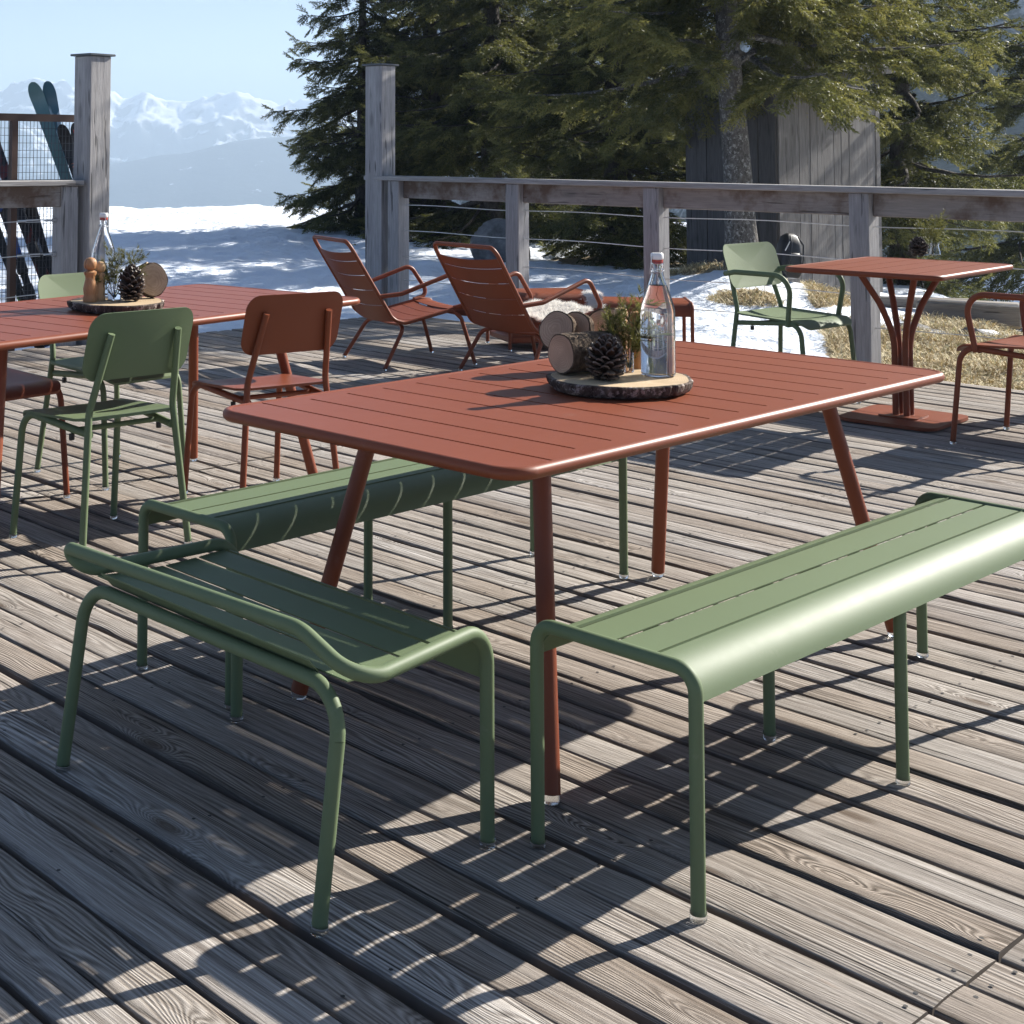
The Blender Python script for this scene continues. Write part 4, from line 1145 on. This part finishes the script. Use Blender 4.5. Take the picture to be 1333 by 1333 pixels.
def log_piece(name, label, c, axis, rad, L, seed, split=False, endmat=None):
    """short round of wood along an axis from point c"""
    r = np.random.default_rng(seed); n = 40; an = np.arange(n)*2*PI/n; w = 1+.03*np.sin(2*an+r.uniform(0, 6))+.02*np.sin(5*an+r.uniform(0, 6))
    A = Vector(axis).normalized(); u = A.cross(Vector((0, 0, 1)));
    if u.length < .1: u = A.cross(Vector((1, 0, 0)))
    u.normalize(); b = A.cross(u); m = MB(); vs = []; N = 10
    for i in range(N):
        q = w*(1+.02*r.normal(size=n)) if 0 < i < N-1 else w
        vs += [A*(L*i/(N-1))+(u*math.cos(an[k])+b*math.sin(an[k]))*rad*q[k] for k in range(n)]
    m.cm = 1; m.add(vs, [(i*n+k, i*n+(k+1) % n, (i+1)*n+(k+1) % n, (i+1)*n+k) for i in range(N-1) for k in range(n)])
    m.cm = 0
    for i, s in ((0, -1), (N-1, 1)):
        ring = [A*(L*i/(N-1)+s*.0015)+(u*math.cos(an[k])+b*math.sin(an[k]))*rad*w[k]*.93 for k in range(n)]
        m.add(ring, [tuple(range(n)) if s > 0 else tuple(range(n-1, -1, -1))])
        edge = [A*(L*i/(N-1))+(u*math.cos(an[k])+b*math.sin(an[k]))*rad*w[k] for k in range(n)]
        m.cm = 1; m.add(edge+ring, [(k, (k+1) % n, n+(k+1) % n, n+k) for k in range(n)]); m.cm = 0
    o = m.build(name, [endmat or M_CUT, M_LOGBARK], None, 40, loc=c); return tag(o, label, 'log')
def pinecone(label, loc, rad, H, tilt=0.0, seed=0, rotz=0.0):
    r = np.random.default_rng(seed); V = []; F = []; T = []; n = 92; o = 0
    for i in range(n):
        f = (i+.5)/n; z = H*(.06+.88*f); a = i*2.39996+r.normal(0, .08)
        prof = math.sin(PI*(.12+.80*f**.8))**.75; R1 = rad*prof; R0 = R1*.18
        el = -.45+1.5*f+r.normal(0, .14)          # lower scales open outward, upper point up
        d = np.array([math.cos(a)*math.cos(el), math.sin(a)*math.cos(el), math.sin(el)]); s = np.array([-math.sin(a), math.cos(a), 0]); nn = np.cross(d, s)
        base = np.array([math.cos(a)*R0, math.sin(a)*R0, z-.3*R1*math.sin(el)]); L = max(.014, (R1-R0)*1.12)*r.uniform(.9, 1.12); w = .16*rad+.15*R1
        pts = [base-s*w*.35, base+s*w*.35, base+d*L*.7+s*w*.85-nn*.002, base+d*L*.95+s*w*.5+nn*.003, base+d*L*1.03+nn*.005, base+d*L*.95-s*w*.5+nn*.003, base+d*L*.7-s*w*.85-nn*.002]
        bot = [p_-nn*.0045 for p_ in pts]; k = len(pts)
        V += pts+bot; T += [.05, .05, .55, .95, 1.0, .95, .55]+[0, 0, .3, .5, .6, .5, .3]
        for j in range(1, k-1): F += [(o, o+j, o+j+1), (o+k, o+k+j+1, o+k+j)]
        for j in range(k):
            j2 = (j+1) % k; F += [(o+j, o+k+j, o+k+j2), (o+j, o+k+j2, o+j2)]
        o += 2*k
    ob = npmesh('pine_cone', np.array(V), np.array(F), M_CONE, attr={'tint': np.array(T)*np.repeat(r.uniform(.6, 1.0, n), 14)})
    ob.location = loc; ob.rotation_euler = (tilt, 0, rotz); return tag(ob, label, 'pine cone')
def sprig_needles(o0, d0, L, seed, nn=170, nl=.021):
    r = np.random.default_rng(seed); V = []; d0 = np.array(d0)/np.linalg.norm(d0)
    def sh(o, d, L, n):
        d = d/np.linalg.norm(d); bend = r.normal(0, .12, 3)
        for i in range(n):
            t = r.random(); b = o+d*L*t+bend*L*t*t; a = r.uniform(0, 2*PI)
            p = np.cross(d, [.3, .5, .81]); p /= np.linalg.norm(p); q = np.cross(d, p); nd = d*.8+(p*math.cos(a)+q*math.sin(a))*.75; nd /= np.linalg.norm(nd)
            s = np.cross(nd, r.normal(size=3)); s /= np.linalg.norm(s); s *= .0011
            V.extend([b-s, b+s, b+nd*nl*r.uniform(.7, 1.1)])
        s = np.cross(d, [.2, .3, .93]); s /= np.linalg.norm(s); s *= .0012
        e = o+d*L+bend*L; V.extend([o-s, o+s, e])
    o0 = np.array(o0); sh(o0, d0, L, nn)
    for t in (.35, .5, .65, .78):
        for sg in (-1, 1):
            p = np.cross(d0, r.normal(size=3)); p /= np.linalg.norm(p); sh(o0+d0*L*t, d0*.7+p*.75, L*.42*(1.1-t*.6), nn//4)
    return V
def jar_with_sprigs(label_j, label_s, loc, r, h, sprigs, seed, shape=None):
    m = MB(); t_ = .0022
    prof = shape or [(r*.9, 0), (r, .004), (r, h*.8), (r*.86, h*.92), (r*.9, h)]
    inner = [(max(.002, a-t_), max(z, .004)) for a, z in prof[::-1]]
    m.lathe(prof+inner, 28); o = m.build('jar', M_GLASS, None, 40, loc=loc); tag(o, label_j, 'jar')
    V = []; T = []
    rr = np.random.default_rng(seed)
    for i, (dx, dy, dz, L) in enumerate(sprigs):
        v = sprig_needles((dx*.006, dy*.006, .012), (dx, dy, dz), L, seed+i); V += v
    V = np.array(V); k = len(V)//3; T = np.repeat(np.clip(rr.normal(.70, .22, k), 0, 1), 3)
    # bare lower stems are kept inside the jar: drop needles below the rim
    keep = (V.reshape(-1, 3, 3)[:, 0, 2] > h*.85) | (rr.random(k) < .12)
    V = V.reshape(-1, 3, 3)[keep].reshape(-1, 3); T = T.reshape(-1, 3)[keep].ravel()
    st = []
    for dx, dy, dz, L in sprigs:
        d = np.array([dx, dy, dz])/math.sqrt(dx*dx+dy*dy+dz*dz); a = np.array([dx*.006, dy*.006, .012]); b = a+d*L*.9; s = np.cross(d, [0, 1, .2]); s /= np.linalg.norm(s); s *= .0016
        q = np.cross(d, s); q = q/np.linalg.norm(q)*.0016
        st += [a-s, a+s, b, a-q, a+q, b]
    V = np.concatenate([V, np.array(st)]); T = np.concatenate([T, np.full(len(st), .05)])
    ob = npmesh('spruce_sprigs', V, np.arange(len(V)).reshape(-1, 3), M_NEEDLE, attr={'tint': T}); ob.location = loc; tag(ob, label_s, 'sprigs')
def bottle(label, loc, rotz=0.0, r=.0465, H=.315, fill=.245):
    t = thing('bottle', label, 'bottle', loc, rotz)
    prof = [(r*.80, 0), (r*.97, .003), (r, .010), (r, .168), (r*.985, .178), (r*.93, .192), (r*.80, .212), (r*.62, .236), (r*.47, .256), (r*.37, .272), (r*.33, .284), (r*.33, .296), (r*.36, .300), (r*.36, .306), (r*.30, H)]
    g = .0026
    inn = [(max(a-g, .006), z+(.006 if z < .01 else 0)) for a, z in prof]
    m = MB(); m.lathe(prof+[(a, z) for a, z in inn[::-1]], 48); m.build('glass', M_GLASS, t, 50)
    w = [(max(.004, a-g+.0004), max(z, .0062)) for a, z in prof if z < fill]
    za = np.interp(fill, [z for a, z in prof], [a for a, z in prof])-g+.0004
    w = [(a, z) for a, z in w if z >= .006]; w = [(w[0][0]*.9, .0061)]+w+[(za, fill)]
    m = MB(); m.lathe(w, 48); m.build('water', M_WATER, t, 50)
    c = MB(); c.lathe([(.0095, H-.003), (.0165, H+.001), (.0175, H+.004), (.0175, H+.015), (.015, H+.018), (.004, H+.0185)], 24); c.build('stopper', M_PORC, t, 40)
    s = MB(); s.lathe([(.0098, H-.012), (.0158, H-.0085), (.0158, H-.001), (.010, H+.0005)], 20); s.build('seal', M_RUBBER, t, 40)
    b = MB(); k = r*.38
    b.tube([(k*math.cos(a), k*math.sin(a), .283+.004*math.cos(a)) for a in np.linspace(0, 2*PI, 20)][:-1], .0014, 6, closed=True)
    for sg in (-1, 1):
        b.tube([(sg*.004, k+.002, .283), (sg*(k+.004), .006, .277), (sg*(k+.005), 0, .300), (sg*.0195, 0, H+.010), (sg*.010, 0, H+.011)], .0013, 6)
    b.build('wire_bail', M_STEEL, t)
    return t
def mill(label, loc, H, r, mat):
    t = thing('pepper_mill', label, 'mill', loc)
    m = MB(); m.lathe([(r*.94, 0), (r, .004), (r*1.0, H*.10), (r*.86, H*.16), (r*.92, H*.20), (r*.99, H*.30), (r*.84, H*.42), (r*.68, H*.52), (r*.72, H*.58), (r*.90, H*.63), (r*.92, H*.67), (r*.70, H*.70), (r*.30, H*.715)], 32); m.build('body', mat, t, 50)
    m = MB(); m.lathe([(r*.30, H*.712), (r*.66, H*.73), (r*.88, H*.78), (r*.95, H*.85), (r*.84, H*.93), (r*.55, H*.985), (r*.1, H)], 32); m.build('head', mat, t, 50)
    return t
def rigid(label, loc, H, r, mat):   # straight cylinder shaker
    t = thing('shaker', label, 'shaker', loc)
    m = MB(); m.lathe([(r*.96, 0), (r, .003), (r, H*.78), (r*.7, H*.80)], 28); m.build('body', mat, t, 40)
    m = MB(); m.lathe([(r*.7, H*.80), (r*1.0, H*.83), (r*1.08, H*.90), (r*.85, H*.98), (r*.2, H)], 28); m.build('head', mat, t, 50)

# front table
Z1 = .7402
c1 = gp(806, 496, Z1+.02); S1 = Vector((c1.x, c1.y, Z1))
wood_slice('birch slice tray holding the bottle and the upright dark pine cone', S1, .196, .033, 4)
zt = Z1+.0335
def on1(px, py): return gp(px, py, zt)
b1 = on1(857, 489); bottle('swing-top glass bottle full of water on the front table', (b1.x, b1.y, zt), .5)
pc = on1(789, 494); pinecone('large dark pine cone standing beside the bottle on the front table', (pc.x, pc.y, zt), .048, .120, .08, 3)
j1 = on1(819, 484); jar_with_sprigs('slim clear glass vase between pine cone and bottle', 'green spruce sprigs in the vase on the front table', (j1.x, j1.y, zt), .0135, .062,
    [(-.28, .05, 1, .17), (.0, .1, 1, .20), (-.5, -.1, 1, .16), (.30, .1, 1, .20), (.15, -.1, 1, .15), (.45, .0, .9, .14), (-.15, .25, 1, .15), (.25, .3, 1, .13)], 51)
l1 = on1(733, 488); log_piece('log', 'short log lying on its side at the left of the front tray', (l1.x-.005, l1.y-.0, zt+.057), (.88, .47, 0), .056, .17, 8, endmat=M_CUTB)
lb = on1(738, 474)
log_piece('log_slice', 'upright log slice leaning behind the lying log', (lb.x+.0, lb.y+.10, zt+.078), (-.50, -.70, .28), .056, .03, 9, endmat=M_CUTB)
log_piece('log_slice', 'thin log slice just right of the leaning one behind the log', (lb.x+.055, lb.y+.12, zt+.075), (-.62, -.62, .26), .058, .022, 10, endmat=M_CUTB)
log_piece('log_slice', 'log slice standing behind the pine cone, mostly hidden by the sprigs', (lb.x+.16, lb.y+.16, zt+.07), (-.45, -.80, .22), .074, .025, 12, endmat=M_CUTB)
m1 = on1(812, 478); rigid('pale wooden shaker behind the sprigs on the front table', (m1.x, m1.y+.03, zt), .165, .0185, M_MILLL)
m2 = on1(830, 480); rigid('darker wooden shaker just left of the bottle', (m2.x, m2.y+.01, zt), .160, .0185, M_MILL)

# left table
Z2 = .7652; c2 = gp(153, 396, Z2+.02); S2 = Vector((c2.x, c2.y, Z2)); zt2 = Z2+.0335
wood_slice('pale birch slice tray on the left table', S2, .185, .033, 14, 1.0)
def on2(px, py): return gp(px, py, zt2)
q = on2(133, 388); bottle('swing-top glass bottle standing behind the mills on the left table', (q.x, q.y+.02, zt2), 2.0, fill=.14)
q = on2(117, 393); mill('dark turned pepper mill at the left of the tray on the left table', (q.x, q.y, zt2), .170, .027, M_MILL)
q = on2(130, 391); mill('paler shorter salt mill beside the dark mill', (q.x, q.y, zt2), .150, .021, M_MILLL)
q = on2(171, 392); pinecone('brown pine cone standing on the tray of the left table', (q.x, q.y, zt2), .050, .140, -.05, 9)
q = on2(148, 391); jar_with_sprigs('small round glass jar on the tray of the left table', 'green sprigs in the round jar on the left table', (q.x, q.y+.02, zt2), .027, .065,
    [(-.35, .05, 1, .15), (-.1, .1, 1, .20), (.25, .1, 1, .19), (.6, -.05, 1, .19), (-.6, -.1, .9, .14), (.45, .2, .8, .20), (.1, -.2, 1, .14), (-.5, -.3, .6, .12)], 71)
q = on2(196, 388); log_piece('log_slice', 'round log slice standing at the right end of the tray on the left table', (q.x-.01, q.y+.02, zt2+.068), (.42, -.88, .12), .065, .045, 15, endmat=M_CUT)
q = on2(183, 384); log_piece('log_wedge', 'split wedge of wood between pine cone and log slice on the left table', (q.x-.04, q.y+.07, zt2+.05), (.9, -.2, .5), .04, .09, 16, endmat=M_CUT)
# pedestal table
Z3 = .8002
q = gp(1196, 333, Z3); pinecone('small black pine cone on the pedestal table', (q.x, q.y, Z3), .050, .105, 0, 21)
q = gp(1217, 332, Z3); jar_with_sprigs('little flared glass vase on the pedestal table', 'spruce sprigs in the vase on the pedestal table', (q.x, q.y, Z3), .031, .068,
    [(-.1, .05, 1, .20), (.2, .1, 1, .24), (.05, -.1, 1, .22), (-.4, .1, 1, .2)], 91, [(.026, 0), (.031, .004), (.030, .02), (.022, .05), (.026, .068)])

# ------------------------------------------------------------------ air, sky, sun
hz = MB(); hz.box((200, 3850, -60), (9500, 8000, 1060)); hz = hz.build('haze', [], None)
m = bpy.data.materials.new('haze_air'); m.use_nodes = True; nt = m.node_tree; nt.nodes.clear()
ou = nt.nodes.new('ShaderNodeOutputMaterial'); pv = nt.nodes.new('ShaderNodeVolumePrincipled')
pv.inputs['Density'].default_value = 3.6e-4; pv.inputs['Color'].default_value = (.56, .70, .86, 1)
pv.inputs['Anisotropy'].default_value = .2
nt.links.new(pv.outputs[0], ou.inputs['Volume']); hz.data.materials.clear(); hz.data.materials.append(m)
hz['kind'] = 'stuff'; hz['label'] = 'pale blue air between the deck and the far mountains'; hz['category'] = 'haze'

SUN_AZ = R(31); SUN_EL = R(30)
w = bpy.data.worlds.new('World'); SC.world = w; w.use_nodes = True; wt = w.node_tree
sky = wt.nodes.new('ShaderNodeTexSky'); sky.sky_type = 'NISHITA'; sky.sun_disc = False
sky.sun_elevation = SUN_EL; sky.sun_rotation = PI/2-SUN_AZ; sky.altitude = 1600; sky.air_density = .55; sky.dust_density = 1.6; sky.ozone_density = 4.0
bg = wt.nodes['Background']; bg.inputs['Strength'].default_value = .05
wt.links.new(sky.outputs[0], bg.inputs[0])
sl_ = bpy.data.lights.new('sun', 'SUN'); sl_.energy = 5.0; sl_.angle = R(.53); sl_.color = (1.0, .955, .88)
so = bpy.data.objects.new('sun', sl_); COL.objects.link(so)
dirv = Vector((math.cos(SUN_EL)*math.cos(SUN_AZ), math.cos(SUN_EL)*math.sin(SUN_AZ), math.sin(SUN_EL)))
so.rotation_euler = dirv.to_track_quat('Z', 'Y').to_euler(); so.location = (8, 6, 12)
SC.view_settings.view_transform = 'Standard'; SC.view_settings.look = 'None'; SC.view_settings.gamma = 1
SC.view_settings.exposure = 1.56
SC.cycles.max_bounces = 10; SC.cycles.transmission_bounces = 10; SC.cycles.transparent_max_bounces = 12; SC.cycles.volume_bounces = 1
